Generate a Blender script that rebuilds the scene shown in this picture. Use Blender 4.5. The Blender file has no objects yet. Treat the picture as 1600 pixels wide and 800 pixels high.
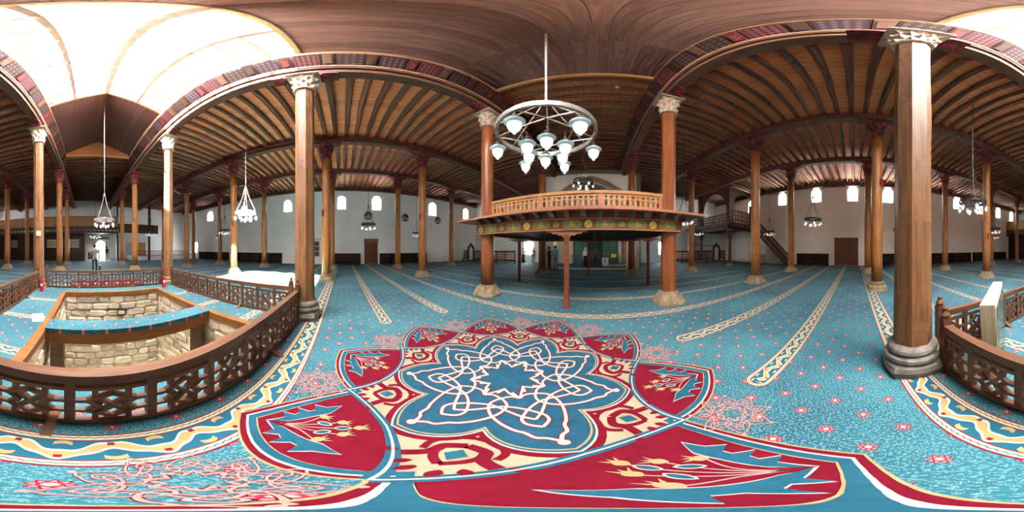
import bpy, math, random
from mathutils import Vector, Matrix
R = math.radians
PI = math.pi
rnd = random.Random(7)
scene = bpy.context.scene
col = scene.collection

# ------------------------------------------------------------------ camera
AZ0 = 30.55                      # the nave axis (+Y) lies this far right of the picture's middle
cd = bpy.data.cameras.new('camera')
cam = bpy.data.objects.new('camera', cd)
col.objects.link(cam)
cam.location = (0, 0, 1.55)
cam.rotation_euler = (R(90), 0, R(AZ0))
cd.type = 'PANO'
for holder in (cd, getattr(cd, 'cycles', None)):
    try:
        holder.panorama_type = 'EQUIRECTANGULAR'
        holder.latitude_min = R(-90); holder.latitude_max = R(85)
        holder.longitude_min = R(-180); holder.longitude_max = R(180)
    except Exception:
        pass
cd.clip_start = 0.01
scene.camera = cam

# ------------------------------------------------------------------ view, world, sun
vs = scene.view_settings
vs.view_transform = 'Standard'
vs.look = 'None'
vs.gamma = 1
vs.use_curve_mapping = False
vs.exposure = 2.7
world = bpy.data.worlds.new('sky')
scene.world = world
world.use_nodes = True
wn = world.node_tree
wn.nodes.clear()
wout = wn.nodes.new('ShaderNodeOutputWorld')
wbg = wn.nodes.new('ShaderNodeBackground')
wtc = wn.nodes.new('ShaderNodeTexCoord')
wno = wn.nodes.new('ShaderNodeTexNoise')
wno.inputs['Scale'].default_value = 2.5
wno.inputs['Detail'].default_value = 6
wcr = wn.nodes.new('ShaderNodeValToRGB')
wcr.color_ramp.elements[0].position = 0.36
wcr.color_ramp.elements[0].color = (0.55, 0.76, 1.0, 1)
wcr.color_ramp.elements[1].position = 0.5
wcr.color_ramp.elements[1].color = (1.0, 0.97, 0.93, 1)
wn.links.new(wtc.outputs['Generated'], wno.inputs['Vector'])
wn.links.new(wno.outputs['Fac'], wcr.inputs['Fac'])
wn.links.new(wcr.outputs['Color'], wbg.inputs['Color'])
wbg.inputs['Strength'].default_value = 15.0
wn.links.new(wbg.outputs['Background'], wout.inputs['Surface'])
sun_d = bpy.data.lights.new('sun', 'SUN')
sun_d.energy = 70
sun_d.angle = R(1.5)
sun_d.color = (1.0, 0.93, 0.82)
sun = bpy.data.objects.new('sun', sun_d)
col.objects.link(sun)
sun.rotation_euler = Vector((-0.66, -0.03, -0.75)).to_track_quat('-Z', 'Y').to_euler()
try:
    scene.cycles.use_denoising = True
    scene.cycles.diffuse_bounces = 6
    scene.cycles.max_bounces = 12
    scene.cycles.sample_clamp_indirect = 6
except Exception:
    pass
LAMP_GLOW = 0.16

def portal(loc, rot, sx, sy):
    d = bpy.data.lights.new('daylight_portal', 'AREA')
    d.shape = 'RECTANGLE'; d.size = sx; d.size_y = sy
    d.cycles.is_portal = True
    o = bpy.data.objects.new('daylight_portal', d)
    col.objects.link(o); o.location = loc; o.rotation_euler = rot
    return o

# ------------------------------------------------------------------ layout (metres; camera stands at x=0, y=0)
XR = [-12.36, -8.18, -3.53, 1.97, 6.19, 10.48]          # column rows
YC = [-16.1, -11.64, -6.47, -0.84, 4.33, 9.7]           # column lines across
XL, XW = -16.6, 15.4                                    # left and right wall faces
YB, YF = -24.6, 17.6                                    # back and front wall faces
NX = 0.5 * (XR[2] + XR[3])                              # nave middle
Z_CAP0, Z_CAP1, Z_BEAM, Z_JOIST, Z_DECK = 6.5, 7.28, 7.5, 7.97, 8.09
LY0, LY1, SY0, SY1 = -11.5, 4.2, -6.3, -0.85            # roof lantern and the glazed part of it
Z_EAVE, Z_RIDGE = 8.85, 10.1
PX0, PX1, PY0, PY1 = -2.5, 0.72, -5.4, -1.62            # pit opening

# ------------------------------------------------------------------ materials
def lin(h):
    h = h.lstrip('#')
    v = [int(h[i:i + 2], 16) / 255 for i in (0, 2, 4)]
    return tuple((c / 12.92 if c <= 0.04045 else ((c + 0.055) / 1.055) ** 2.4) for c in v) + (1,)

class Ex:
    def __init__(self, g, s): self.g, self.s = g, s
    def _b(self, op, o, rev=False):
        a, b = (o, self) if rev else (self, o)
        return self.g.m(op, a, b)
    def __add__(self, o): return self._b('ADD', o)
    def __radd__(self, o): return self._b('ADD', o)
    def __sub__(self, o): return self._b('SUBTRACT', o)
    def __rsub__(self, o): return self._b('SUBTRACT', o, True)
    def __mul__(self, o): return self._b('MULTIPLY', o)
    def __rmul__(self, o): return self._b('MULTIPLY', o)
    def __truediv__(self, o): return self._b('DIVIDE', o)

class G:
    """a small node-graph writer"""
    def __init__(self, name, rough=0.8, spec=0.3):
        self.mat = bpy.data.materials.new(name)
        self.mat.use_nodes = True
        self.t = self.mat.node_tree
        self.n, self.l = self.t.nodes, self.t.links
        self.bsdf = self.n['Principled BSDF']
        self.bsdf.inputs['Roughness'].default_value = rough
        self.bsdf.inputs['Specular IOR Level'].default_value = spec
    def put(self, sock, v):
        if isinstance(v, Ex): self.l.new(v.s, sock)
        elif v is not None: sock.default_value = v
    def m(self, op, a, b=None, c=None):
        k = self.n.new('ShaderNodeMath'); k.operation = op
        for i, v in enumerate((a, b, c)):
            if v is not None: self.put(k.inputs[i], v)
        return Ex(self, k.outputs[0])
    def coords(self, kind='Object', scale=(1, 1, 1)):
        k = self.n.new('ShaderNodeTexCoord')
        mp = self.n.new('ShaderNodeMapping'); mp.inputs['Scale'].default_value = scale
        self.l.new(k.outputs[kind], mp.inputs['Vector'])
        return Ex(self, mp.outputs['Vector'])
    def world_xyz(self, scale=(1, 1, 1)):
        k = self.n.new('ShaderNodeNewGeometry')
        mp = self.n.new('ShaderNodeMapping'); mp.inputs['Scale'].default_value = scale
        self.l.new(k.outputs['Position'], mp.inputs['Vector'])
        return Ex(self, mp.outputs['Vector'])
    def xyz(self, v):
        k = self.n.new('ShaderNodeSeparateXYZ'); self.put(k.inputs[0], v)
        return [Ex(self, k.outputs[i]) for i in range(3)]
    def noise(self, v, scale, detail=4, rough=0.6, out='Fac'):
        k = self.n.new('ShaderNodeTexNoise')
        self.put(k.inputs['Vector'], v)
        k.inputs['Scale'].default_value = scale
        k.inputs['Detail'].default_value = detail
        k.inputs['Roughness'].default_value = rough
        return Ex(self, k.outputs[out])
    def voronoi(self, v, scale, feature='F1', out='Distance'):
        k = self.n.new('ShaderNodeTexVoronoi'); k.feature = feature
        self.put(k.inputs['Vector'], v); k.inputs['Scale'].default_value = scale
        return Ex(self, k.outputs[out])
    def rand(self):
        k = self.n.new('ShaderNodeObjectInfo')
        return Ex(self, k.outputs['Random'])
    def mix(self, f, a, b, kind='MIX'):
        k = self.n.new('ShaderNodeMix'); k.data_type = 'RGBA'; k.blend_type = kind
        self.put(k.inputs[0], f); self.put(k.inputs[6], a); self.put(k.inputs[7], b)
        return Ex(self, k.outputs[2])
    def ramp(self, f, lo, hi, a=0.0, b=1.0):
        k = self.n.new('ShaderNodeMapRange')
        self.put(k.inputs[0], f)
        for i, v in enumerate((lo, hi, a, b)): k.inputs[i + 1].default_value = v
        return Ex(self, k.outputs[0])
    def bump(self, h, strength=0.3, dist=0.01):
        k = self.n.new('ShaderNodeBump')
        k.inputs['Strength'].default_value = strength; k.inputs['Distance'].default_value = dist
        self.put(k.inputs['Height'], h)
        self.l.new(k.outputs['Normal'], self.bsdf.inputs['Normal'])
    def color(self, c): self.put(self.bsdf.inputs['Base Color'], c); return self.mat

M = {}
def wood(name, dark, light, axis='Z', rough=0.6, knots=0.0, paint=None, paint_amt=0.0, vary=0.25, grain=7, space='Object'):
    g = G(name, rough, 0.3)
    sc = {'X': (0.6, grain, grain), 'Y': (grain, 0.6, grain), 'Z': (grain, grain, 0.6)}[axis]
    v = g.coords('Object', sc) if space == 'Object' else g.world_xyz(sc)
    n = g.noise(v, 2.2, 6, 0.65)
    f = g.ramp(n, 0.3, 0.72)
    c = g.mix(f, lin(dark), lin(light))
    big = g.noise(g.coords('Object'), 1.3, 3)
    c = g.mix(g.ramp(big, 0.35, 0.75, 0, 0.45), c, lin(dark))
    if paint:
        pn = g.noise(g.coords('Object'), 3.1, 5, 0.7)
        c = g.mix(g.ramp(pn, 0.62 - paint_amt, 0.66 - paint_amt), c, lin(paint))
    r = g.rand()
    hv = g.n.new('ShaderNodeHueSaturation')
    g.put(hv.inputs['Value'], g.ramp(r, 0, 1, 1 - vary, 1 + vary))
    g.put(hv.inputs['Color'], c)
    g.bump(n, 0.35, 0.01)
    M[name] = g.color(Ex(g, hv.outputs['Color']))
def plain(name, a, b=None, rough=0.7, scale=3.0, metal=0.0, spec=0.3, bump=0.0):
    g = G(name, rough, spec)
    g.bsdf.inputs['Metallic'].default_value = metal
    if b:
        n = g.noise(g.coords('Object'), scale, 5)
        c = g.mix(g.ramp(n, 0.35, 0.7), lin(a), lin(b))
        if bump: g.bump(n, bump, 0.02)
        M[name] = g.color(c)
    else:
        M[name] = g.color(lin(a))

wood('column_wood', '6a3c1a', 'a86e38', 'Z', 0.45, paint='8a5a36', paint_amt=0.02, vary=0.12)
wood('column_old', '52321c', 'a06e42', 'Z', 0.6, paint='7d5636', paint_amt=0.08, vary=0.1)
wood('column_red', '622f16', '96582f', 'Z', 0.4, vary=0.08)
wood('capital_red', '351a14', '6e3026', 'Z', 0.7, paint='94303a', paint_amt=0.10, vary=0.1)
wood('capital_pale', '8a705a', 'cdbda8', 'Z', 0.7, paint='9a6a58', paint_amt=0.02, vary=0.1)
wood('beam_dark', '42291e', '80583f', 'Y', 0.7, paint='6e2a2c', paint_amt=0.03, vary=0.15)
wood('joist_wood', '4a2c20', '94664c', 'X', 0.6, paint='55392e', paint_amt=0.05, vary=0.25)
wood('joist_end', '5e1f24', 'a03a42', 'X', 0.7, paint='c8b8a8', paint_amt=-0.05, vary=0.1)
wood('deck_wood', 'cc6e3a', 'fcae7a', 'Y', 0.7, vary=0.12, grain=5)
wood('lantern_wood', '634840', '967668', 'Y', 0.5, vary=0.22, grain=6)
wood('gold_wood', 'a8713a', 'dba668', 'X', 0.5, vary=0.05)
wood('moulding', '9c7452', 'd6b48c', 'Y', 0.6, paint='a05048', paint_amt=0.02, vary=0.05)
wood('rail_wood', '4a2e1e', '744a2e', 'X', 0.5, vary=0.1, grain=9)
wood('rim_wood', '683e1c', '8f6030', 'X', 0.55, vary=0.06)
wood('platform_red', '5e2a18', '8e482a', 'X', 0.55, vary=0.06)
wood('platform_light', '8a5830', 'b4854e', 'X', 0.55, vary=0.05)
wood('platform_rose', '84503a', 'a86f50', 'X', 0.55, vary=0.05)
wood('soffit_dark', '2c1a12', '54341f', 'Y', 0.7, vary=0.2)
wood('corbel_grey', '52423a', '846c5c', 'Y', 0.7, vary=0.15)
wood('gallery_wood', '301d12', '5e3c25', 'X', 0.6, vary=0.1)
wood('door_wood', '4a2a18', '7d4a2a', 'Z', 0.5, vary=0.05)
wood('shelf_dark', '1e110c', '3f2418', 'X', 0.55, vary=0.15)
wood('panel_wood', '8a5a34', 'b98350', 'Z', 0.55, vary=0.1)
wood('board_pale', 'a89a78', 'd8cba8', 'Z', 0.6, vary=0.05)
plain('stone_base', '675741', '8c7a60', 0.9, 6, bump=0.6)
plain('stone_grey', '59524a', '80776c', 0.9, 7, bump=0.6)
plain('mortar', 'b3a68e', 'd2c6ae', 0.95, 9, bump=0.5)
plain('stone_brown', '7a6a52', 'a08c6c', 0.9, 3, bump=0.4)
plain('iron', '2a2624', '463c38', 0.5, 12, 0.6)
plain('iron_bright', '7d746e', 'a49c96', 0.45, 12, 0.4)
plain('white_metal', 'd8d8d4', None, 0.4)
plain('red_plastic', 'b01c20', 'c42a2a', 0.35, 4)
plain('dark_red', '6a1a16', '7e241e', 0.5, 5)
plain('black_plastic', '1a1a1c', None, 0.4)
plain('black_disc', '171614', '23211e', 0.4)
plain('gold', 'b8973c', 'e0c468', 0.45, 20, 0.3)
plain('green_gold', '5f5a34', '8a8046', 0.6, 18)
plain('olive_dark', '4c4a36', '6a6446', 0.6, 20)
plain('yellow_sign', 'e6d22a', None, 0.6)
plain('white_sign', 'e8e6e2', None, 0.6)
plain('red_ink', 'b03030', None, 0.6)
plain('skin', 'b98466', 'c8967a', 0.6)
plain('hair_dark', '1c1512', '2a201a', 0.7)
plain('cloth_grey', '5c5850', '6c685f', 0.9, 20)
plain('cloth_dark', '22201f', '302d2b', 0.9, 20)
plain('cloth_navy', '1d2740', '283452', 0.9, 20)
plain('cloth_khaki', '8a7a58', '9a8a68', 0.9, 20)
plain('cloth_blue', '4f9fcf', '62afd9', 0.9, 20)
plain('cloth_steel', '5a6a78', '6c7c8a', 0.9, 20)
plain('cloth_rose', '8a5a58', '9a6a66', 0.9, 20)
plain('cloth_pale', 'b8bcc4', 'c8ccd4', 0.9, 20)
plain('cloth_brown', '5a4238', '6a4e42', 0.9, 20)
plain('cloth_cream', 'cfc6b0', 'ddd4c0', 0.9, 20)

def plaster(name, a, b):
    g = G(name, 0.9, 0.2)
    n = g.noise(g.world_xyz((1, 1, 0.6)), 0.5, 5, 0.6)
    c = g.mix(g.ramp(n, 0.35, 0.7), lin(a), lin(b))
    g.bump(g.noise(g.world_xyz(), 14, 4), 0.15, 0.01)
    M[name] = g.color(c)
plaster('wall_white', 'd2d5d4', 'e0e2e0')
plaster('wall_warm', 'e2d9cc', 'eee6da')
plaster('wall_beige', 'c8b89a', 'd8c8aa')
plaster('stone_wall', 'b8b0a0', 'd0c8b8')

def stone_mat(name):
    g = G(name, 0.95, 0.2)
    r = g.rand()
    n = g.noise(g.world_xyz(), 7, 6, 0.7)
    c = g.mix(g.ramp(n, 0.35, 0.7), lin('a8987c'), lin('d9ccb2'))
    c = g.mix(g.ramp(r, 0.5, 1, 0, 0.55), c, lin('96897a'))
    c = g.mix(g.ramp(r, 0.0, 0.4, 0.5, 0), c, lin('e6dcc6'))
    g.bump(n, 0.9, 0.03)
    M[name] = g.color(c)
stone_mat('pit_stone')

def glass_mat(name, tint=(1, 1, 1, 1), gl=0.06):
    m = bpy.data.materials.new(name); m.use_nodes = True
    t = m.node_tree; t.nodes.clear()
    o = t.nodes.new('ShaderNodeOutputMaterial')
    tr = t.nodes.new('ShaderNodeBsdfTransparent'); tr.inputs[0].default_value = tint
    gs = t.nodes.new('ShaderNodeBsdfGlossy'); gs.inputs['Roughness'].default_value = 0.03
    mx = t.nodes.new('ShaderNodeMixShader'); mx.inputs[0].default_value = gl
    t.links.new(tr.outputs[0], mx.inputs[1]); t.links.new(gs.outputs[0], mx.inputs[2])
    t.links.new(mx.outputs[0], o.inputs['Surface'])
    M[name] = m
glass_mat('pane_glass')
glass_mat('barrier_glass', (0.86, 0.92, 0.9, 1), 0.12)
def lamp_glass(name, strength, tint):
    g = G(name, 0.25, 0.5)
    lw = g.n.new('ShaderNodeTexCoord')
    x, y, z = g.xyz(Ex(g, lw.outputs['Object']))
    g.put(g.bsdf.inputs['Emission Color'], lin(tint))
    g.bsdf.inputs['Emission Strength'].default_value = strength
    M[name] = g.color(lin('cfdde0'))
lamp_glass('globe_lit', LAMP_GLOW, 'fff2e2')
plain('globe_skirt', 'a9c4c8', 'bcd2d4', 0.25, 8, 0, 0.5)

def frieze_mat(name, base, a, b, scale):
    g = G(name, 0.7, 0.2)
    v = g.coords('Object')
    x, y, z = g.xyz(v)
    k = g.m('SINE', (y + z) * scale) * g.m('SINE', (y - z) * scale)
    c = g.mix(g.m('GREATER_THAN', k, 0.25), lin(base), lin(a))
    c = g.mix(g.m('LESS_THAN', k, -0.45), c, lin(b))
    n = g.noise(v, 9, 5, 0.7)
    c = g.mix(g.ramp(n, 0.5, 0.7, 0, 0.75), c, lin('3a2a26'))
    M[name] = g.color(c)
frieze_mat('frieze_red', '561c26', '7d463e', '242438', 30)
frieze_mat('frieze_blue', '2a2c38', '644c46', '4e1c24', 26)
frieze_mat('frieze_dark', '30241f', '52433a', '401e20', 22)
frieze_mat('tile_turquoise', '1f4a4c', '4f8a86', '16262c', 16)
frieze_mat('tile_gold', '7d6a42', 'a89058', '3a3a30', 30)
frieze_mat('carved_brown', '8a6240', 'b58a5c', '54361f', 34)

# ---- carpet ground: turquoise pile with white flecks and small red stars on a diagonal lattice
def carpet():
    g = G('carpet_ground', 0.95, 0.1)
    v = g.world_xyz()
    x, y, z = g.xyz(v)
    big = g.noise(v, 0.55, 4, 0.6)
    c = g.mix(g.ramp(big, 0.38, 0.62), lin('1d4d5a'), lin('306a74'))
    fine = g.noise(v, 38, 2, 0.5)
    c = g.mix(g.ramp(fine, 0.35, 0.7, 0, 0.5), c, lin('1c444e'))
    wv = g.n.new('ShaderNodeVectorMath'); wv.operation = 'ADD'
    g.put(wv.inputs[0], v)
    sc = g.n.new('ShaderNodeVectorMath'); sc.operation = 'SCALE'
    g.put(sc.inputs[0], g.noise(v, 30, 2, 0.5, 'Color')); sc.inputs['Scale'].default_value = 0.014
    g.l.new(sc.outputs[0], wv.inputs[1])
    vo = g.voronoi(Ex(g, wv.outputs[0]), 135, 'DISTANCE_TO_EDGE')
    gate = g.noise(v, 62, 1, 0.5)
    fleck = g.m('MULTIPLY', g.m('LESS_THAN', vo, 0.09), g.m('GREATER_THAN', gate, 0.53))
    c = g.mix(fleck * 0.75, c, lin('7c9496'))
    def star(ox, oy):
        lx = (g.m('FRACT', x / 0.384 + ox) - 0.5) * 0.384
        ly = (g.m('FRACT', y / 0.40 + oy) - 0.5) * 0.40
        r = g.m('SQRT', lx * lx + ly * ly)
        a = g.m('ARCTAN2', ly, lx)
        rr = g.m('COSINE', a * 8) * 0.008 + 0.036
        ring = g.m('LESS_THAN', g.m('ABSOLUTE', r - rr), 0.005)
        ring2 = g.m('LESS_THAN', g.m('ABSOLUTE', r - 0.021), 0.0045)
        halo = g.m('LESS_THAN', r, rr + 0.006)
        mid = g.m('LESS_THAN', r, 0.011)
        return ring, ring2, halo, mid
    for ox, oy in ((0.35, 0.13), (0.85, 0.63)):
        ring, ring2, halo, mid = star(ox, oy)
        c = g.mix(halo, c, lin('8f7474'))
        c = g.mix(ring, c, lin('731224'))
        c = g.mix(ring2, c, lin('802634'))
        c = g.mix(mid, c, lin('a8a698'))
    g.bump(g.noise(v, 220, 2), 0.4, 0.004)
    M['carpet_ground'] = g.color(c)
carpet()

def border_mat():
    g = G('carpet_border', 0.95, 0.1)
    k = g.n.new('ShaderNodeUVMap')
    u, v, _ = g.xyz(Ex(g, k.outputs['UV']))     # u: metres / width, v: 0..1 across
    s = (v - 0.5) * 2
    a = g.m('ABSOLUTE', s)
    ph = u * (2 * PI / 1.15)
    sn = g.m('SINE', ph)
    field = lin('1c5264')
    d = g.m('ABSOLUTE', s - sn * 0.27)
    d3 = d + g.m('SINE', ph * 3) * 0.05
    c = g.mix(g.m('LESS_THAN', d3, 0.26), field, lin('b4ac9a'))
    c = g.mix(g.m('LESS_THAN', d3, 0.15), c, lin('9a8456'))
    # tan triangles on the other side of the vine
    e = g.m('ABSOLUTE', s + sn * 0.5)
    c = g.mix(g.m('MULTIPLY', g.m('LESS_THAN', e, 0.10), g.m('GREATER_THAN', g.m('ABSOLUTE', sn), 0.8)), c, lin('9a8456'))
    q = g.m('MULTIPLY', g.m('LESS_THAN', g.m('ABSOLUTE', s - sn * 0.38), 0.085), g.m('GREATER_THAN', g.m('ABSOLUTE', sn), 0.97))
    c = g.mix(q, c, lin('720c1e'))
    band = g.m('GREATER_THAN', a, 0.60)
    c = g.mix(band, c, lin('720c1e'))
    c = g.mix(g.m('GREATER_THAN', a, 0.655), c, lin('b0a284'))
    zig = g.m('ABSOLUTE', a - 0.80 + g.m('SINE', u * 44) * 0.022)
    c = g.mix(g.m('LESS_THAN', zig, 0.026), c, lin('1f5260'))
    c = g.mix(g.m('GREATER_THAN', a, 0.925), c, lin('720c1e'))
    fine = g.noise(g.world_xyz(), 40, 2)
    c = g.mix(g.ramp(fine, 0.4, 0.7, 0, 0.12), c, lin('404040'))
    M['carpet_border'] = g.color(c)
border_mat()
def pile(name, a, b):
    g = G(name, 0.95, 0.1)
    c = g.mix(g.ramp(g.noise(g.world_xyz(), 5, 6, 0.7), 0.35, 0.7), lin(a), lin(b))
    g.bump(g.noise(g.world_xyz(), 220, 2), 0.4, 0.004)
    M[name] = g.color(c)
pile('pile_red', '560a1a', '640c1e')
pile('pile_blue', '193e50', '234c5e')
pile('pile_teal', '194454', '225060')
pile('pile_cream', '867b64', '938870')
pile('pile_white', '988f86', 'a2998f')
pile('pile_gold', '84744f', '907e5c')
pile('pile_rose', '92706c', '9c7e76')

# ------------------------------------------------------------------ mesh helpers
class MB:
    def __init__(self):
        self.v, self.f, self.uv, self.mi = [], [], {}, []
    def add(self, vs, fs, mi=0, uv=None):
        o = len(self.v)
        if uv:
            for i, t in enumerate(uv): self.uv[o + i] = t
        self.v += [tuple(p) for p in vs]
        self.f += [tuple(o + i for i in f) for f in fs]
        self.mi += [mi] * len(fs)
        return self
    def box(self, x0, x1, y0, y1, z0, z1, mi=0):
        vs = [(x, y, z) for z in (z0, z1) for y in (y0, y1) for x in (x0, x1)]
        return self.add(vs, [(0, 2, 3, 1), (4, 5, 7, 6), (0, 1, 5, 4), (2, 6, 7, 3), (0, 4, 6, 2), (1, 3, 7, 5)], mi)
    def bar(self, a, b, w, h, up=(0, 0, 1), mi=0):
        a, b = Vector(a), Vector(b)
        d = (b - a).normalized(); up = Vector(up)
        s = d.cross(up)
        if s.length < 1e-5: s = d.cross(Vector((1, 0, 0)))
        s.normalize(); t = s.cross(d).normalized()
        vs = [p + s * (i * w / 2) + t * (j * h / 2) for p in (a, b) for j in (-1, 1) for i in (-1, 1)]
        return self.add(vs, [(0, 1, 3, 2), (4, 6, 7, 5), (0, 4, 5, 1), (2, 3, 7, 6), (0, 2, 6, 4), (1, 5, 7, 3)], mi)
    def tube(self, pts, r, n=8, cap=True, closed=False, mi=0):
        pts = [Vector(p) for p in pts]
        m = len(pts)
        rs = r if isinstance(r, (list, tuple)) else [r] * m
        vs = []
        for i, p in enumerate(pts):
            if closed: d = pts[(i + 1) % m] - pts[i - 1]
            else: d = pts[min(i + 1, m - 1)] - pts[max(i - 1, 0)]
            d.normalize()
            s = d.cross(Vector((0, 0, 1)))
            if s.length < 1e-3: s = Vector((1, 0, 0))
            s.normalize(); t = s.cross(d)
            for k in range(n):
                a = 2 * PI * k / n
                vs.append(p + (s * math.cos(a) + t * math.sin(a)) * rs[i])
        fs = []
        for i in range(m if closed else m - 1):
            j = (i + 1) % m
            for k in range(n):
                l = (k + 1) % n
                fs.append((i * n + k, i * n + l, j * n + l, j * n + k))
        if cap and not closed:
            fs.append(tuple(range(n))[::-1]); fs.append(tuple((m - 1) * n + k for k in range(n)))
        return self.add(vs, fs, mi)
    def lathe(self, prof, n=16, c=(0, 0), rot=0.0, mi=0, sq=None):
        """prof: (r, z) from bottom to top; sq: blend towards a square plan per ring"""
        vs = []
        for i, (r, z) in enumerate(prof):
            for k in range(n):
                a = 2 * PI * k / n + rot
                q = 1.0
                if sq and sq[i] > 0:
                    q = 1 + sq[i] * (1 / max(abs(math.cos(a)), abs(math.sin(a))) - 1)
                vs.append((c[0] + r * q * math.cos(a), c[1] + r * q * math.sin(a), z))
        fs = []
        for i in range(len(prof) - 1):
            for k in range(n):
                l = (k + 1) % n
                fs.append((i * n + k, i * n + l, (i + 1) * n + l, (i + 1) * n + k))
        fs.append(tuple(range(n))[::-1]); fs.append(tuple((len(prof) - 1) * n + k for k in range(n)))
        return self.add(vs, fs, mi)
    def poly(self, pts, z=0.0, mi=0):
        return self.add([(p[0], p[1], z) for p in pts], [tuple(range(len(pts)))], mi)
    def ribbon(self, pts, w, z=0.0, closed=False, mi=0):
        m = len(pts); vs = []
        for i in range(m):
            if closed: a, b = pts[i - 1], pts[(i + 1) % m]
            else: a, b = pts[max(i - 1, 0)], pts[min(i + 1, m - 1)]
            dx, dy = b[0] - a[0], b[1] - a[1]
            L = math.hypot(dx, dy) or 1
            nx, ny = -dy / L * w / 2, dx / L * w / 2
            # keep the width at corners
            if 0 < i < m - 1 or closed:
                p, q = pts[i - 1], pts[(i + 1) % m]
                d1 = (pts[i][0] - p[0], pts[i][1] - p[1]); L1 = math.hypot(*d1) or 1
                cs = abs((d1[0] * dx + d1[1] * dy) / (L1 * L))
                k = min(1 / max(cs, 0.35), 2.2)
                nx *= k; ny *= k
            vs += [(pts[i][0] + nx, pts[i][1] + ny, z), (pts[i][0] - nx, pts[i][1] - ny, z)]
        fs = [(2 * i, 2 * i + 1, 2 * ((i + 1) % m) + 1, 2 * ((i + 1) % m)) for i in range(m if closed else m - 1)]
        return self.add(vs, fs, mi)
    def mesh(self, name, mats, smooth=False):
        me = bpy.data.meshes.new(name)
        me.from_pydata(self.v, [], self.f)
        for m in (mats if isinstance(mats, (list, tuple)) else [mats]): me.materials.append(M[m])
        if any(self.mi): me.polygons.foreach_set('material_index', self.mi)
        if self.uv:
            l = me.uv_layers.new(name='UVMap')
            for lp in me.loops: l.data[lp.index].uv = self.uv.get(lp.vertex_index, (0, 0))
        if smooth: me.polygons.foreach_set('use_smooth', [True] * len(me.polygons))
        me.update()
        return me
    def build(self, name, mats, parent=None, loc=None, rot=None, smooth=False):
        return place(name, self.mesh(name, mats, smooth), parent, loc, rot)

def place(name, me, parent=None, loc=None, rot=None, scale=None):
    o = bpy.data.objects.new(name, me); col.objects.link(o)
    if parent: o.parent = parent
    if loc is not None: o.location = loc
    if rot is not None: o.rotation_euler = rot
    if scale is not None: o.scale = scale
    return o
def tag(o, label=None, cat=None, group=None, kind=None):
    if label: o['label'] = label
    if cat: o['category'] = cat
    if group: o['group'] = group
    if kind: o['kind'] = kind
    return o
def empty(name, loc=(0, 0, 0), rz=0.0):
    o = bpy.data.objects.new(name, None); col.objects.link(o)
    o.location = loc; o.rotation_euler = (0, 0, rz); o.empty_display_size = 0.1
    return o
def copy_tree(o, parent=None):
    c = o.copy(); col.objects.link(c); c.parent = parent
    for ch in list(o.children): copy_tree(ch, c)
    return c
def holed(name, outer, holes, t, mat):
    """flat board of thickness t with cut-outs, drawn in local x, y"""
    cu = bpy.data.curves.new(name, 'CURVE'); cu.dimensions = '2D'; cu.fill_mode = 'BOTH'; cu.extrude = t / 2
    for pl in [outer] + holes:
        sp = cu.splines.new('POLY'); sp.points.add(len(pl) - 1); sp.use_cyclic_u = True
        for q, p in zip(sp.points, pl): q.co = (p[0], p[1], 0, 1)
    ob = bpy.data.objects.new(name, cu)
    me = bpy.data.meshes.new_from_object(ob)
    me.name = name
    me.materials.clear(); me.materials.append(M[mat])
    bpy.data.objects.remove(ob); bpy.data.curves.remove(cu)
    return me
def spline(pts, n=8, closed=False):
    out = []; m = len(pts)
    for i in range(m if closed else m - 1):
        if closed: p = [pts[(i + k) % m] for k in (-1, 0, 1, 2)]
        else: p = [pts[max(i - 1, 0)], pts[i], pts[i + 1], pts[min(i + 2, m - 1)]]
        for j in range(n):
            t = j / n
            out.append(tuple(0.5 * (2 * p[1][k] + (p[2][k] - p[0][k]) * t + (2 * p[0][k] - 5 * p[1][k] + 4 * p[2][k] - p[3][k]) * t * t
                             + (3 * p[1][k] - p[0][k] - 3 * p[2][k] + p[3][k]) * t ** 3) for k in range(len(p[0]))))
    if not closed: out.append(tuple(pts[-1]))
    return out

# ================================================================== FLOOR
fb = MB()
def rect(mb, x0, x1, y0, y1, z):
    mb.add([(x0, y0, z), (x1, y0, z), (x1, y1, z), (x0, y1, z)], [(0, 1, 2, 3)])
FX0, FX1, FY0, FY1 = XL - 0.4, XW + 0.4, YB - 4, YF + 0.4
rect(fb, FX0, FX1, FY0, PY0, 0); rect(fb, FX0, FX1, PY1, FY1, 0)
rect(fb, FX0, PX0, PY0, PY1, 0); rect(fb, PX1, FX1, PY0, PY1, 0)
floor = fb.build('floor', 'carpet_ground')
tag(floor, 'turquoise patterned carpet covering the whole mosque floor', kind='structure')

def strip(x0, x1, y, w, end0=False, end1=False, z=0.003):
    """carpet border running along X, width w; rounded at the ends asked for"""
    mb = MB(); n = 14
    xs = [x0 + (x1 - x0) * i / 20 for i in range(21)]
    vs, uv = [], []
    for x in xs:
        for k in (0, 1): vs.append((x, y + (k - 0.5) * w, z)); uv.append((x / w, k))
    mb.add(vs, [(2 * i, 2 * i + 2, 2 * i + 3, 2 * i + 1) for i in range(20)], uv=uv)
    for flag, x, sg in ((end0, x0, -1), (end1, x1, 1)):
        if not flag: continue
        vs, uv = [(x, y, z)], [(x / w, 0.5)]
        for i in range(n + 1):
            a = -PI / 2 + PI * i / n
            vs.append((x + sg * math.cos(a) * w / 2, y + math.sin(a) * w / 2, z)); uv.append((x / w + i * 0.15, 1.0))
        mb.add(vs, [(0, i + 1, i + 2) for i in range(n)], uv=uv)
    return mb.build('border_band', 'carpet_border', floor)
strip(FX0, FX1, -0.595, 0.34)
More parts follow.
